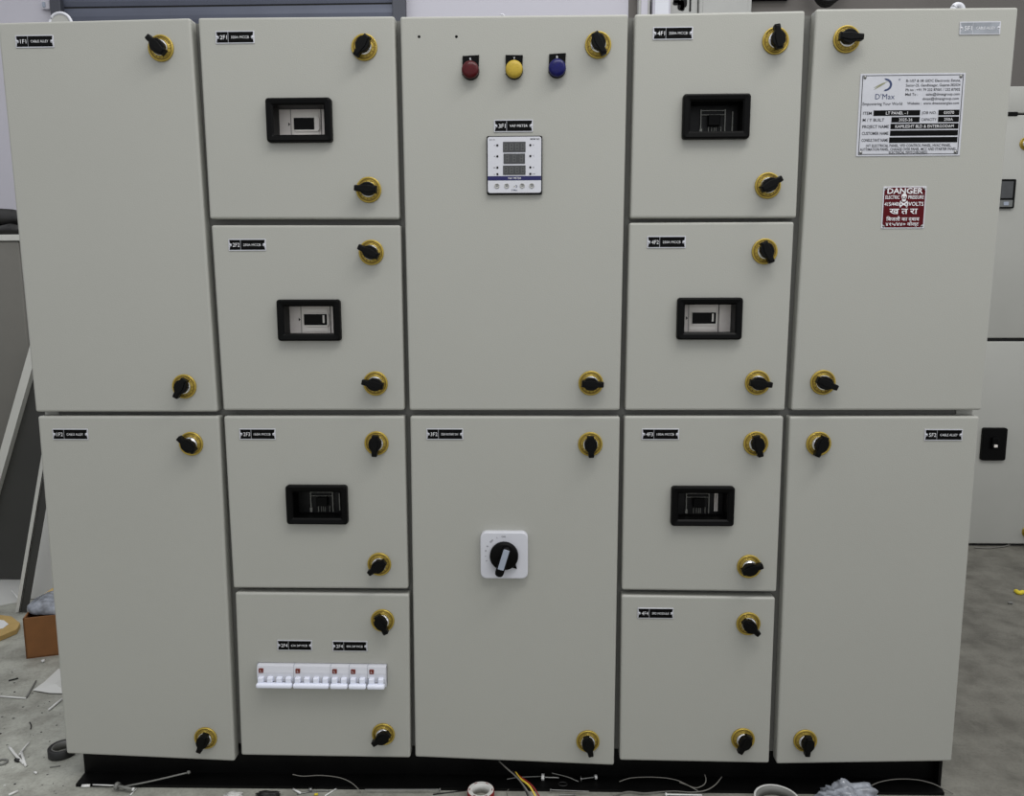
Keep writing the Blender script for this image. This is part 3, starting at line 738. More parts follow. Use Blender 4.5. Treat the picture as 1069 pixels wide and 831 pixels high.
m.text('ख', U(.28), V(.585), y, .0095, INK, w=.0165, bold=.012)
m.text('त', U(.52), V(.585), y, .0095, INK, w=.0115, bold=.012)
m.text('रा', U(.735), V(.585), y, .0095, INK, w=.0130, bold=.012)
m.text('िबजली का दबाव', U(.49), V(.775), y, .0058, INK, w=.056, bold=.01)
m.text('४१५/४४० वोल्ट', U(.485), V(.895), y, .0052, INK, w=.056, bold=.01)
# skull and crossed bones
def disc(x, z, rx, rz, c, dy): m.poly([(x + rx * math.cos(t * math.pi / 10), y - dy, z + rz * math.sin(t * math.pi / 10)) for t in range(20)], c)
sx, sz = U(.488), V(.245)
disc(sx, sz + .0005, .0046, .0052, INK, 0); m.poly([(sx - .0028, y, sz - .008), (sx + .0028, y, sz - .008), (sx + .0034, y, sz - .003), (sx - .0034, y, sz - .003)], INK)
for s in (-1, 1): disc(sx + s * .0021, sz - .0008, .0013, .0013, REDP, .0002)
m.poly([(sx - .0006, y - .0002, sz - .0040), (sx + .0006, y - .0002, sz - .0040), (sx, y - .0002, sz - .0026)], REDP)
for s in (-1, 1):
    a = math.radians(24) * s
    for d in (-.0066, .0066):
        for e in (-.0011, .0011): disc(sx + d * math.cos(a) - e * math.sin(a) * 1.4, V(.42) + d * math.sin(a) + e * 1.2, .0014, .0014, INK, 0)
    dx, dz = .0066 * math.cos(a), .0085 * math.sin(a); nx, nz = -.0011 * math.sin(a), .0011 * math.cos(a)
    m.poly([(sx - dx - nx, y - .0001 * s - .0001, V(.42) - dz - nz), (sx + dx - nx, y - .0001 * s - .0001, V(.42) + dz - nz), (sx + dx + nx, y - .0001 * s - .0001, V(.42) + dz + nz), (sx - dx + nx, y - .0001 * s - .0001, V(.42) - dz + nz)], INK)
m.build('danger_plate', (cx, 0, cz), DO['5F1'])['label'] = 'red danger plate with skull and white lettering'

# ------------------------------------------------------------------ second panel, behind on the right
YC = 1.48
zt = PY(1060, 90, YC).z; zl = PY(1058, 120, YC).z; zg1, zg0 = PY(1035, 353, YC).z, PY(1035, 356.5, YC).z
cab = empty('electrical_panel', (2.1, YC, 0))
X0, X1 = 1.45, 2.75
m = MB(); m.box((X0, YC + .025, .0), (X1, YC + .5, zt), CAB, .003); m.build('enclosure', (2.1, YC, 0), cab)
m = MB(); m.box((X0 + .01, YC + .01, 0.001), (X1 - .01, YC + .03, zt - .01), DARKIN); m.build('gap_shade', (2.1, YC, 0), cab)  # dark sheet standing in for the shadow gap between the doors
m = MB(); m.box((X0, YC, zl + .006), (X1, YC + .022, zt), CAB, .004, 3); m.build('top_cover', (2.1, YC, zl), cab)
xn = PY(1058, 120, YC).x
m = MB(); m.box((X0, YC, zg1), (X1, YC + .022, zl), CAB, .004, 3); up_d = m.build('door', (2.1, YC, zg1), cab)
m = MB(); m.box((X0, YC, .010), (X1, YC + .022, zg0), CAB, .004, 3); lo_d = m.build('door', (2.1, YC, 0), cab)
m = MB(); m.box((xn - .05, YC - .004, zl - .004), (xn + .014, YC + .002, zl + .010), PBLK, .002, 1); m.build('hinge', (xn, YC, zl), cab)
def quadbox(px, Y, t, mt, bev=.003):
    P = [PY(*p, Y - t) for p in px]; c = sum(P, Vector()) / 4
    xa, xb, za, zb = (P[0].x + P[3].x) / 2, (P[1].x + P[2].x) / 2, (P[2].z + P[3].z) / 2, (P[0].z + P[1].z) / 2
    return xa, xb, za, zb
xa, xb, za, zb = quadbox([(1044, 187), (1061, 187), (1058.5, 217.5), (1041, 217.5)], YC, .01, None)
m = MB(); m.prism(rrect(xa, xb, za, zb, .004), YC - .012, YC, BLACK, .002)
m.prism(rrect(xa + .006, xb - .010, za + .035, zb - .008, .002), YC - .0135, YC - .012, LCD)
m.prism(rrect(xa + .004, xb - .008, za + .005, za + .028, .002), YC - .0135, YC - .012, SEGM)
m.prism(rrect(xa + .018, xb - .022, za + .010, za + .022, .002), YC - .015, YC - .0135, SWG)
m.build('digital_meter', (xa, YC, za), up_d)
xa, xb, za, zb = quadbox([(1026.7, 446.5), (1052, 447), (1049, 481), (1023.5, 480.5)], YC, .01, None)
m = MB(); m.prism(rrect(xa, xb, za, zb, .008), YC - .014, YC, BLACK, .003)
m.prism(rrect(xa + .030, xb - .035, za + .045, zb - .035, .003), YC - .024, YC - .013, PBLK, .002)
m.prism(rrect(xa + .036, xa + .048, za + .052, za + .062, .002), YC - .027, YC - .020, GREYPL, .001)
m.build('breaker_window', (xa, YC, za), lo_d)
for px, py, par, a in ((1071, 150, up_d, 90), (1073, 555, lo_d, 220)):
    c = PY(px, py, YC)
    for nm, me in (('lock_bezel', LB), ('lock_barrel', LR), ('lock_knob', LK)):
        o = obj_mesh(nm, me, (c.x, YC, c.z), par)
        if nm == 'lock_knob': o.rotation_euler = (0, -math.radians(a), 0)
tag(cab, 'pale grey electrical panel standing behind, to the right of the large panel', 'electrical panel')

# ------------------------------------------------------------------ clutter, left side
YL = 1.17
zt = PY(5, 245, YL).z; xr = PY(24, 300, YL).x
cl = empty('metal_cabinet', (-2.1, YL, 0))
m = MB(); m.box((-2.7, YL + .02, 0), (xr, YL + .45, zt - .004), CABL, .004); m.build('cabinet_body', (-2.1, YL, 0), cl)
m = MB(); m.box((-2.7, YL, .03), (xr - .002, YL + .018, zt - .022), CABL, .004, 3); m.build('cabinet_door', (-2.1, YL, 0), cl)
m = MB(); m.box((-2.71, YL - .006, zt - .020), (xr + .05, YL + .46, zt), RIM, .002); m.build('cabinet_top', (-2.1, YL, zt), cl)  # lit upper edge, its light put into the pale colour
tag(cl, 'grey metal cabinet in shade at the left edge, with a lit top edge painted pale', 'cabinet')
# black folded polythene on it
m = MB()
zb0 = zt; za = PY(8, 219, YL).z
for i, (z0, z1, sag) in enumerate(((zb0, zb0 + (za - zb0) * .36, .002), (zb0 + (za - zb0) * .36, za, .004))):
    b = bmesh.new(); nx, ny = 18, 8; g = {}
    for s_, zz in ((0, z0), (1, z1)):
        for a in range(nx + 1):
            for c in range(ny + 1):
                X = -2.5 + a * (xr + .02 + 2.5) / nx; Y = YL - .004 + .02 * i + c * .03
                dz = .006 * math.sin(a * 1.9 + i * 2 + c) + .004 * math.sin(a * 4.1)
                g[(s_, a, c)] = b.verts.new((X, Y + .006 * math.sin(a * 2.3 + s_), zz + (dz if s_ or i else 0) ))
    for a in range(nx):
        for c in range(ny):
            b.faces.new((g[1, a, c], g[1, a + 1, c], g[1, a + 1, c + 1], g[1, a, c + 1])); b.faces.new((g[0, a, c], g[0, a, c + 1], g[0, a + 1, c + 1], g[0, a + 1, c]))
    for a in range(nx):
        b.faces.new((g[0, a, 0], g[0, a + 1, 0], g[1, a + 1, 0], g[1, a, 0])); b.faces.new((g[0, a + 1, ny], g[0, a, ny], g[1, a, ny], g[1, a + 1, ny]))
    for c in range(ny):
        b.faces.new((g[0, 0, c + 1], g[0, 0, c], g[1, 0, c], g[1, 0, c + 1])); b.faces.new((g[0, nx, c], g[0, nx, c + 1], g[1, nx, c + 1], g[1, nx, c]))
    m.join(b, BAGB, True)
tag(m.build('polythene_sheet', (-2.1, YL, zt)), 'folded black polythene sheet lying on the shaded grey cabinet', 'plastic sheet')

# leaning door pan, hollow side to the front, its shade put into the colour
def leaning(p_top, p_bot, Y, width, rim, depth, m_rim, m_in):
    """parallelogram tray in the plane y=Y, its left edge running from p_bot to p_top (pixels)"""
    T_, B_ = PY(*p_top, Y), PY(*p_bot, Y); B_.z = max(B_.z, .002)
    d = (T_ - B_).normalized(); n = Vector((d.z, 0, -d.x))
    return T_, B_, d, n
T_, B_, d, n = leaning((38, 358), (-31, 600), 1.06, .6, .02, .03, RIM, CABD)
pan = empty('door_pan', (B_.x, 1.06, 0))
W_ = .42
def pt(s, t, y): p = B_ + d * s + n * t; return Vector((p.x, y, max(p.z, 0.002)))
L_ = (T_ - B_).length + .12
kz = 0.0
def slabp(m, s0, s1, t0, t1, y0, y1, mt):
    m.hexa([pt(s0, t0, y0), pt(s0, t1, y0), pt(s1, t1, y0), pt(s1, t0, y0), pt(s0, t0, y1), pt(s0, t1, y1), pt(s1, t1, y1), pt(s1, t0, y1)], mt)
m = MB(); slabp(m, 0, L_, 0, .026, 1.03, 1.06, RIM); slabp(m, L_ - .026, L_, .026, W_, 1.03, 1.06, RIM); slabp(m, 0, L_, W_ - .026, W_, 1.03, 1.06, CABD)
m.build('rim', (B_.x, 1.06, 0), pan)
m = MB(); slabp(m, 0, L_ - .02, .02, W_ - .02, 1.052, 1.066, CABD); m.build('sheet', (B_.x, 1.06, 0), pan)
tag(pan, 'slanting sheet metal door pan with rim painted as lit and hollow face painted as shaded, behind the left doors', 'door pan')
# steel angle leaning, with dark inner flange
T_, B_, d, n = leaning((50, 440), (18.5, 629), .80, 0, 0, 0, None, None)
B2 = PZ(17.5, 646, .0); B2.y = .80
ext = (B_.z) / d.z; B_ = B_ - d * ext
L_ = (T_ - B_).length
m = MB(); slabp(m, 0, L_, 0, .013, .796, .80, RIM); slabp(m, 0, L_, .013, .036, .80, .804, CABD); slabp(m, 0, L_, .011, .013, .796, .84, RIM)
tag(m.build('steel_angle', (B_.x, .80, 0)), 'slim pale steel angle leaning beside the cardboard box', 'metal bar')
# white board behind the angle
a, c = PY(26, 625, .9), PY(90, 480, .9)
m = MB(); m.hexa([Vector((a.x - .0, .90, .002)), Vector((-1.15, .90, .002)), Vector((-1.15, .98, .72)), Vector((a.x + .14, .98, .72)), Vector((a.x, .908, .002)), Vector((-1.15, .908, .002)), Vector((-1.15, .988, .72)), Vector((a.x + .14, .988, .72))], BOARD)
tag(m.build('white_board', (-1.3, .9, 0)), 'white board propped behind the cardboard box and the steel angle', 'board')
# white sheet on the floor
m = MB(); P = [PZ(-40, 604, .004), PZ(24, 603, .004), PZ(19, 628, .004), PZ(-40, 640, .004)]
m.hexa([p for p in P] + [Vector((p.x, p.y, .0005)) for p in P], BOARD)
tag(m.build('paper_sheet', P[1]), 'white sheet lying flat on the floor at the left edge', 'sheet')
# cardboard box
bl, br = PZ(27.5, 688, 0), PZ(64, 683.5, 0); H_ = PY(22, 646, bl.y).z
box = empty('cardboard_box', ((bl + br) / 2))
dx = (br - bl).normalized(); dy = Vector((-dx.y, dx.x, 0)); Wb, Db = .17, .13
def bp(u, v, z): p = bl + dx * u + dy * v; return Vector((p.x, p.y, z))
sp = -.016
m = MB()
def wallp(u0, v0, u1, v1):
    a, c = bp(u0, v0, 0), bp(u1, v1, 0); e = (c - a).normalized(); nn = Vector((-e.y, e.x, 0)) * .004
    m.hexa([a, c, up(c, H_), up(a, H_), a + nn, c + nn, up(c, H_) + nn, up(a, H_) + nn], KRAFT)
wallp(0, 0, Wb, 0); wallp(Wb, 0, Wb, Db); wallp(Wb, Db, 0, Db); wallp(0, Db, 0, 0)
m.hexa([bp(0, 0, .001), bp(Wb, 0, .001), bp(Wb, Db, .001), bp(0, Db, .001), bp(0, 0, .004), bp(Wb, 0, .004), bp(Wb, Db, .004), bp(0, Db, .004)], KRAFT)
m.build('carton', bl, box)
m = MB(); q = [bp(.0, Db, H_), bp(Wb, Db, H_), bp(Wb, Db + .045, H_ + .026), bp(.03, Db + .045, H_ + .012)]
m.hexa(q + [p + Vector((0, 0, .003)) for p in q], KRAFT2); m.build('flap', bp(0, Db, H_), box)
tag(box, 'open brown cardboard box on the floor left of the panel', 'box')
m = MB()                                                        # crumpled clear wrap spilling over it
b = bmesh.new(); bmesh.ops.create_icosphere(b, subdivisions=4, radius=1)
for v in b.verts:
    r = 1 + .10 * math.sin(v.co.x * 9 + v.co.z * 5) + .08 * math.sin(v.co.y * 13 + 2) + random.uniform(-.04, .04)
    v.co = Vector((math.copysign(abs(v.co.x) ** .5, v.co.x) * Wb * .49 * (1 + .08 * (r - 1)), math.copysign(abs(v.co.y) ** .5, v.co.y) * Db * .49, max(-.008, v.co.z * r * .024)))
b.transform(Matrix.Translation(bp(Wb / 2, Db / 2 + .002, H_ + .006))); m.join(b, POLY, True)
tag(m.build('plastic_wrap', bp(Wb / 2, Db / 2, H_)), 'crumpled clear plastic wrap filling the open cardboard box', 'plastic wrap')
# flat carton lid with a white label
P = [PZ(-30, 638, .014), PZ(12, 643.5, .014), PZ(21, 650.5, .014), PZ(17.5, 657, .014), PZ(-30, 677, .014)]
lid = empty('envelope', (P[2].x, P[2].y, 0))
m = MB(); b = bmesh.new(); A = [b.verts.new(p) for p in P]; B = [b.verts.new((p.x, p.y, .001)) for p in P]; b.faces.new(A); b.faces.new(B[::-1])
for i in range(5): j = (i + 1) % 5; b.faces.new((A[i], B[i], B[j], A[j]))
bmesh.ops.recalc_face_normals(b, faces=b.faces[:]); m.join(b, KRAFT2); m.build('packet', P[2], lid)
m = MB(); m.poly([PZ(-20, 645, .0148), PZ(4, 647.5, .0148), PZ(9, 651.5, .0148), PZ(3, 656, .0148), PZ(-20, 660, .0148)], PAPER); m.build('paper_label', P[2], lid)
tag(lid, 'flat tan carton with a white label on the floor at the left edge', 'carton')
def stick(name, label, cat, pts, r, mt, group=None, z=None, n=6, parent=None):
    z = r + .0005 if z is None else z
    m = MB(); W = [PZ(*p[:2], p[2] if len(p) > 2 else z) for p in pts]
    if len(W) > 2: W = smooth_path(W)
    m.tube(W, r, mt, n); return tag(m.build(name, W[0]), label, cat, group)
stick('cable_tie', 'white cable tie tail poking up beside the cardboard box', 'cable tie', [(12, 616, .02), (17, 622, .03), (24, 632, .015)], .002, WTIE)
# black tape roll by the lower left corner
c = PZ(65.5, 787, 0)
m = MB(); M = Matrix.Translation((c.x, c.y, 0)) @ Matrix.Rotation(-math.pi / 2, 4, 'X')
m.lathe([(.0270, .0005), (.0270, .0170), (.0262, .0178), (.0200, .0178), (.0194, .0170), (.0194, .0005), (.0270, .0005)], CBLK, 40, Matrix.Translation((c.x, c.y, 0)) @ Matrix.Rotation(math.pi / 2, 4, 'X'))
m.lathe([(.0200, .0170), (.0194, .0180), (.0180, .0180), (.0180, .001), (.0194, .001)], GREYT, 40, Matrix.Translation((c.x, c.y, 0)) @ Matrix.Rotation(math.pi / 2, 4, 'X'))
o = m.build('tape_roll', c); tag(o, 'black tape roll lying flat at the panel\'s lower left corner', 'tape roll')
# plastic scrap
P = [PZ(34, 720.5, .003), PZ(46, 712, .010), PZ(61, 698, .004), PZ(72, 700, .003), PZ(72, 724, .003), PZ(52, 723.5, .003)]
m = MB(); cc = PZ(58, 714, .014)
for i in range(6): m.poly([P[i], P[(i + 1) % 6], cc], BOARD)
tag(m.build('plastic_scrap', P[0]), 'pale torn plastic scrap on the floor beside the lower left door', 'scrap')
stick('nylon_rod', 'thin pale rod lying across the floor at the left edge', 'rod', [(-6, 726.5), (27, 729)], .0018, WTIE)
stick('nylon_strip', 'grey strip slanting up from the end of the thin pale rod', 'strip', [(27.5, 728), (37.5, 711)], .0022, GREYT)
stick('nylon_strip', 'short white strip next to the torn plastic scrap', 'strip', [(51, 741), (65, 729.5)], .0026, WTIE)
stick('wire_offcut', 'short dark wire offcut above the thin pale rod', 'wire', [(9, 710.5), (19, 708)], .0018, CBLK)
stick('wire_offcut', 'tiny dark curled wire offcut on the floor left of the panel', 'wire', [(31, 754), (32.5, 757), (32, 761)], .0012, CBLK)
stick('cable_tie', 'white cable tie offcut, longest of the crossed pieces', 'cable tie', [(10, 780), (18, 790), (25, 797)], .0028, WTIE)
stick('cable_tie', 'white cable tie offcut slanting up from the crossed pieces', 'cable tie', [(20, 788, .007), (25, 781, .006), (30.5, 775, .004)], .0018, WTIE)
stick('cable_tie', 'white cable tie offcut standing steepest among the crossed pieces', 'cable tie', [(22, 785, .008), (27, 799.5, .003)], .0026, WTIE)
stick('rubber_bit', 'small dark rubber bit under the crossed cable ties', 'scrap', [(16, 793), (20, 794)], .0035, CBLK)
m = MB(); c = PZ(1.5, 795.5, .0025); m.tube([(c.x + .0115 * math.cos(t * math.pi / 12), c.y + .009 * math.sin(t * math.pi / 12), .0025) for t in range(24)], .002, GREYT, 6, closed=True)
tag(m.build('nylon_ring', c), 'small pale ring on the floor at the lower left edge', 'ring')
stick('paper_scrap', 'small white bit on the floor in front of the cardboard box', 'scrap', [(43.5, 690.5), (46.5, 689.5)], .004, WTIE)
stick('paper_scrap', 'small pale chip between the crossed ties and the black base', 'scrap', [(36, 806), (38.5, 807)], .0022, WTIE)
stick('nylon_strip', 'short pale strip at the bottom left corner of the floor', 'strip', [(9, 830), (19, 825.5)], .0022, WTIE)
stick('nylon_strip', 'faint pale strip on the floor near the end of the black base', 'strip', [(52, 801), (63, 799.5)], .001, GREYT)
m = MB()
for i in range(60):
    px, py = random.uniform(0, 66), random.uniform(692, 830)
    c = PZ(px, py, 0); r = random.uniform(.0006, .0016)
    m.box((c.x - r, c.y - r, .0002), (c.x + r * 1.6, c.y + r, r), random.choice((GREYT, GREYT, CBLK, GREYT, BOARD)), mtx=None)
tag(m.build('floor_debris', (-1.1, .1, 0)), 'fine crumbs scattered over the floor left of the panel', 'debris', kind='stuff')

# ------------------------------------------------------------------ clutter along the base
TF = .006
stick('steel_rod', 'thin grey rod with a round tip leaning on the left of the black base', 'rod', [(128, 821.5, .009), (160, 815, .014), (195, 806.8, .022)], .0016, GREYT)
m = MB(); c = PZ(197, 806.2, .0225); b = bmesh.new(); bmesh.ops.create_uvsphere(b, u_segments=12, v_segments=8, radius=.0035); b.transform(Matrix.Translation(c)); m.join(b, GREYT, True)
o = m.build('rod_tip', c, bpy.data.objects['steel_rod']); 
m = MB(); A, B = PZ(122, 820.5, .011), PZ(138.5, 823.8, .009)
dd = (B - A).normalized(); m.tube([A, B], [.0032, .0026], GREYT, 12); m.tube([A - dd * .002, A + dd * .003], .0072, GREYT, 14); m.tube([B, B + dd * .003], .0032, WTIE, 10)
tag(m.build('wall_plug', A), 'grey flanged wall plug lying at the left end of the base', 'wall plug')
stick('nylon_strip', 'thin white strip on the base flange left of the wall plug', 'strip', [(97, 819.2, .0078), (119, 820, .0078)], .0012, WTIE)
stick('paper_scrap', 'white stub just below the left tip of the black base', 'scrap', [(85.5, 820.6), (94, 820.2)], .003, WTIE)
stick('nylon_strip', 'short white strip pointing down below the wall plug', 'strip', [(142.5, 823.5), (136, 830)], .0012, WTIE)
def blob(name, label, cat, px, py, sx, sy, sz, mt, z=None, seed=0):
    rnd = random.Random(seed); c = PZ(px, py, sz * .9 if z is None else z)
    m = MB(); b = bmesh.new(); bmesh.ops.create_icosphere(b, subdivisions=4, radius=1)
    for v in b.verts:
        p = v.co; r = 1 + .12 * math.sin(p.x * 7 + seed) + .1 * math.sin(p.y * 11 + p.z * 6) + .09 * math.sin(p.z * 17 + p.x * 12) + rnd.uniform(-.035, .035)
        v.co = Vector((p.x * r * sx, p.y * r * sy, max(p.z * r * sz, -c.z + .0006)))
    b.transform(Matrix.Translation(c)); m.join(b, mt, True)
    return tag(m.build(name, (c.x, c.y, 0)), label, cat)
blob('foam_scrap', 'pale rounded foam scrap at the frame bottom, left of the dark lump', 'scrap', 243, 831, .017, .012, .006, BOARD, seed=3)
blob('rubber_scrap', 'dark crumpled rubber lump in front of the base, left of centre', 'scrap', 280, 829, .024, .008, .005, CBLK, seed=4)
stick('cable_tie', 'white cable tie offcut pointing up left of the tangle on the floor', 'cable tie', [(306, 824), (314, 828)], .002, WTIE)
stick('wire_offcut', 'silvery bent wire offcut in front of the base, left of centre', 'wire', [(310, 829), (325, 826.5), (344, 825.5)], .0012, STEEL)
stick('nylon_strip', 'white strip slanting up to the right near the loose thin wire', 'strip', [(339, 831), (351, 823.5)], .0014, WTIE)
m = MB(); c = PZ(322.5, 824.5, .005); m.tube([c, c + Vector((.006, .001, 0))], .0045, STEEL, 6)
tag(m.build('hex_nut', c), 'small steel nut among the wire offcuts in front of the base', 'nut')
stick('paper_scrap', 'tiny yellow bit among the wire offcuts in front of the base', 'scrap', [(328, 829.5), (332, 829)], .002, YEL)
stick('loose_wire', 'thin grey wire curling down off the base left of centre', 'wire', [(305.5, 808.5, .022), (316, 810.3, .016), (335, 809.5, .018), (355, 812, .018), (368, 818, .012), (377, 827, .003)], .0009, CGRY)
def screw(name, label, A, B, rh, rs, hl, mt=STEEL, nut=None):
    m = MB(); d = (B - A).normalized()
    m.tube([A, A + d * hl], rh, nut or mt, 6 if nut else 14, smooth=not nut)
    L = (B - A).length; k = max(6, int((L - hl) / (rs * .8))); pts = [A + d * (hl + (L - hl) * i / k) for i in range(k + 1)]
    m.tube(pts, [rs * (1 if i % 2 else .82) for i in range(k + 1)], mt, 10)
    return tag(m.build(name, A), label, 'screw' if name == 'screw' else 'bolt')
screw('screw', 'steel screw drawn on along the shine of the flange edge left of the tape roll', PZ(460, 824.3, .0075), PZ(381, 824.3, .0075), .0028, .0013, .003)  # far half of the shank stands for shine on the flange edge
stick('wire_offcut', 'straight dark wire offcut left of the red printed tape roll', 'wire', [(452, 829.3), (487, 825)], .0011, CBLK)
stick('loose_wire', 'fine stray wire end standing up right of the tape roll', 'wire', [(530, 831), (529, 827, .006), (531, 824, .012)], .0008, CGRY)
# red printed tape roll
c = PZ(502, 833.5, 0); M = Matrix.Translation((c.x, c.y, 0)) @ Matrix.Rotation(math.pi / 2, 4, 'X')
tr = empty('tape_roll', c)
m = MB(); m.lathe([(.0255, .0006), (.0255, .0175), (.0250, .0180), (.0190, .0182), (.0185, .0175), (.0185, .0006), (.0255, .0006)], CRED, 40, M); m.build('tape_winding', c, tr)
m = MB(); m.lathe([(.0245, .0183), (.0186, .0184), (.0170, .0184), (.0168, .001), (.0185, .001)], BOARD, 40, M)
for a in range(0, 360, 60):
    t = math.radians(a); m.box((-.0008, -.0030, .0184), (.0008, .0030, .0187), CRED, mtx=Matrix.Translation((c.x + .0215 * math.cos(t), c.y + .0215 * math.sin(t), 0)) @ Matrix.Rotation(t, 4, 'Z'))
m.build('tape_core', c, tr)
tag(tr, 'tape roll with pale side and red edge lying in front of the base', 'tape roll')
# wires coming out below the centre doors
def W3(pts): return smooth_path([PY(p[0], p[1], p[2]) for p in pts])
for nm, lab, pts, r, mt in (
  ('grey wire', 'thin grey wire hanging out under the centre door', [(521, 794.5, .02), (530, 803, .005), (540, 812, -.02), (548, 822, -.045), (556, 834, -.06)], .0014, CGRY),
  ('yellow wire', 'yellow wire running out in front of the base', [(538, 806, .012), (544, 813.5, -.015), (553, 821, -.04), (561, 835, -.06)], .0018, CYEL),
  ('red wire', 'dark red wire beside the yellow wire in front of the base', [(536, 806, .014), (546, 813, -.015), (556, 821, -.04), (565, 835, -.06)], .0016, CRED),
  ('black wire', 'black wire beside the yellow wire, nearer the tape roll', [(535, 805, .008), (540, 811, -.008), (547, 822, -.035), (553, 835, -.055)], .0018, CBLK)):
    m = MB(); P = W3(pts)
    for p in P: p.z = max(p.z, r + .0005)
    m.tube(P, r, mt, 8); tag(m.build('loose_wire', P[0]), lab, 'wire')
stick('wire_offcut', 'short dark wire across the base beside the hanging grey wire', 'wire', [(529, 813.5, .012), (542, 811.5, .014), (565, 810.5, .014)], .0009, GREYT)
screw('bolt', 'bolt with a bright white head lying on the base right of the wires', PZ(565.3, 811.2, .012), PZ(583.5, 812, .012), .0062, .0020, .0055, nut=WTIE)
screw('bolt', 'bolt with a white end lying on the base below the centre lock', PZ(623, 811, .012), PZ(606, 813.2, .012), .0042, .0018, .0045, nut=WTIE)
m = MB(); A = PZ(607, 813.2, .012); m.tube([A, A + Vector((-.002, 0, 0))], .006, STEEL, 14); m.build('washer', A, bpy.data.objects['bolt.001'] if 'bolt.001' in bpy.data.objects else None)
m = MB(); c = PZ(587.5, 818.5, .0085); m.tube([(c.x + .0085 * math.cos(t * math.pi / 10), c.y + .006 * math.sin(t * math.pi / 10), .0085) for t in range(20)], .0011, CBLK, 6, closed=True)
tag(m.build('rubber_ring', c), 'thin black ring on the base flange between the two bolts', 'ring')
stick('wire_offcut', 'dark bent wire leading to the bolt below the centre lock', 'wire', [(576, 807, .02), (592, 811, .016), (604, 816, .012)], .0009, GREYT)
screw('screw', 'long thin screw on the flange edge below the two bolts', PZ(574, 824.6, .0075), PZ(615, 826.3, .0075), .0026, .0012, .003)
screw('screw', 'short screw at the frame bottom below the two bolts', PZ(601, 829.5, .004), PZ(583, 829.5, .004), .0026, .0012, .003)
stick('loose_wire', 'long grey wire arching over the base, its left end near the bolts', 'wire', [(646.5, 816, .012), (658, 812.3, .016), (675, 811.3, .018), (693, 812, .018), (708, 815, .014), (722, 822, .010), (729, 826, .005)], .0009, CGRY)
stick('loose_wire', 'grey wire with one end standing up over the base', 'wire', [(735.5, 808, .024), (737, 814, .018), (735, 819, .012), (727, 822.5, .009), (718, 820, .010), (709, 816.5, .012)], .0009, CGRY)
stick('loose_wire', 'grey wire rising to the right from the arching wires', 'wire', [(753.5, 811, .018), (747, 819, .012), (737, 825, .009), (722, 827, .004), (705, 826, .004), (690, 826.6, .004), (672, 828, .004), (655, 826.5, .004), (640, 831, .004)], .0011, CGRY)
screw('screw', 'bright screw with white head at the frame bottom under the arching wires', PZ(694.5, 829.3, .005), PZ(733, 830, .005), .0030, .0014, .003, mt=WTIE)
# pale ring of a tape roll
c = PZ(811, 842, 0); m = MB(); M = Matrix.Translation((c.x, c.y, 0)) @ Matrix.Rotation(math.pi / 2, 4, 'X')
m.lathe([(.0420, .0006), (.0420, .0170), (.0415, .0175), (.0385, .0178), (.0380, .0006), (.0420, .0006)], BOARD, 48, M)
m.lathe([(.0380, .0170), (.0340, .0165), (.0340, .001), (.0380, .001)], GREYT, 48, M)
tag(m.build('tape_roll', c), 'large pale tape roll cut by the frame bottom, left of the plastic bag', 'tape roll')
blob('plastic_bag', 'crumpled clear plastic bag on the floor at the right of the base', 'plastic bag', 886, 834, .052, .03, .030, POLY, z=.018, seed=9)
stick('loose_wire', 'thin wire looping over the right end of the black base', 'wire', [(908, 821, .010), (918, 816.5, .018), (935, 813.5, .022), (955, 813.8, .020), (972, 817.5, .014), (984, 823, .008), (995, 828.5, .003)], .0010, CGRY)
# right floor
stick('yellow_scrap', 'small yellow scrap on the floor right of the panel', 'scrap', [(1060.5, 617, .004), (1064, 619, .006), (1068, 618, .004)], .007, YEL)
stick('paper_scrap', 'small pale scrap on the floor below the yellow scrap', 'scrap', [(1052, 629), (1057, 629.5)], .0035, GREYT)
stick('floor_cable', 'thin wire lying at the foot of the rear panel', 'wire', [(1017, 571.5), (1030, 572.3), (1040, 571.3), (1048, 570.5), (1055, 568.4)], .0026, CGRY)

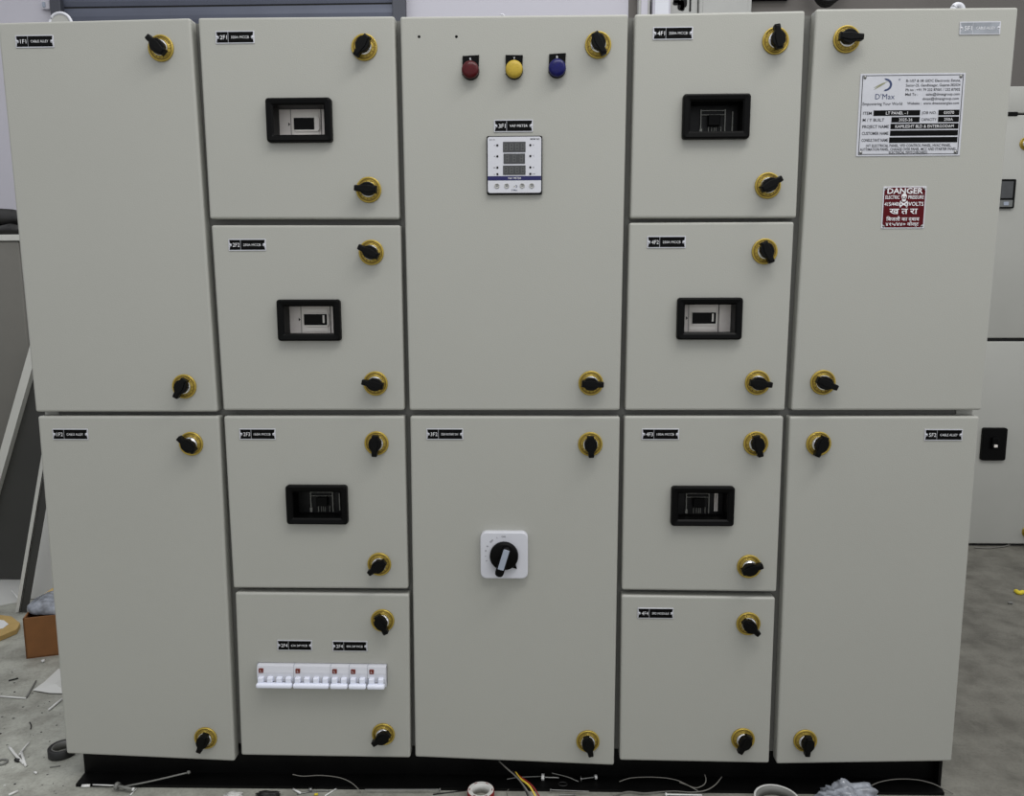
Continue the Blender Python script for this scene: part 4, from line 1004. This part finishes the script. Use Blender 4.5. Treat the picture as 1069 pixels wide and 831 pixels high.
GROUPS = {'cable_tie': 'cable tie offcuts on the floor left of the panel', 'nylon_strip': 'thin nylon strips scattered on the floor',
'wire_offcut': 'short wire offcuts lying about the base', 'loose_wire': 'loose wires at the foot of the panel', 'screw': 'screws lying in front of the base',
'bolt': 'bolts lying on the base flange', 'paper_scrap': 'small scraps on the floor', 'tape_roll': 'tape rolls on the floor', 'electrical_panel': 'grey electrical panels'}
for o in COL.objects:
    if o.parent is None and o.name.split('.')[0] in GROUPS: o['group'] = GROUPS[o.name.split('.')[0]]

# ------------------------------------------------------------------ camera
cam = bpy.data.cameras.new('camera'); cam.sensor_width = 36; cam.lens = FPX / 1069 * 36; cam.clip_start = .01
co = bpy.data.objects.new('camera', cam); COL.objects.link(co)
r, u, f = Vector(R0), Vector(R1), Vector(R2)
M = Matrix(((r.x, u.x, -f.x, 0), (r.y, u.y, -f.y, -CD), (r.z, u.z, -f.z, CZ), (0, 0, 0, 1)))
co.matrix_world = M; S.camera = co

# ------------------------------------------------------------------ light
w = bpy.data.worlds.new('world'); S.world = w; w.use_nodes = True
w.node_tree.nodes['Background'].inputs['Color'].default_value = (0.95, 0.97, 1.0, 1)
w.node_tree.nodes['Background'].inputs['Strength'].default_value = 0.80
def area(name, loc, target, sx, sy, power, col=(1, 1, 1)):
    l = bpy.data.lights.new(name, 'AREA'); l.shape = 'RECTANGLE'; l.size = sx; l.size_y = sy; l.energy = power; l.color = col
    o = bpy.data.objects.new(name, l); COL.objects.link(o); o.location = loc
    o.rotation_euler = (Vector(target) - Vector(loc)).to_track_quat('-Z', 'Y').to_euler(); return o
area('ceiling_lamp_front', (0.5, -1.1, 3.1), (0.1, -0.3, 0), 2.4, 0.5, 39, (1, .99, .96))
area('ceiling_lamp_back', (0.0, 1.3, 3.1), (0.0, 1.5, 0), 3.6, 0.5, 20, (.96, .98, 1))
area('ceiling_lamp_side', (2.6, -1.6, 2.8), (0.6, 0, 1.0), 1.4, 0.4, 7, (1, 1, 1))
S.view_settings.view_transform = 'Standard'; S.view_settings.look = 'None'
S.view_settings.exposure = 0.0; S.view_settings.gamma = 1.0
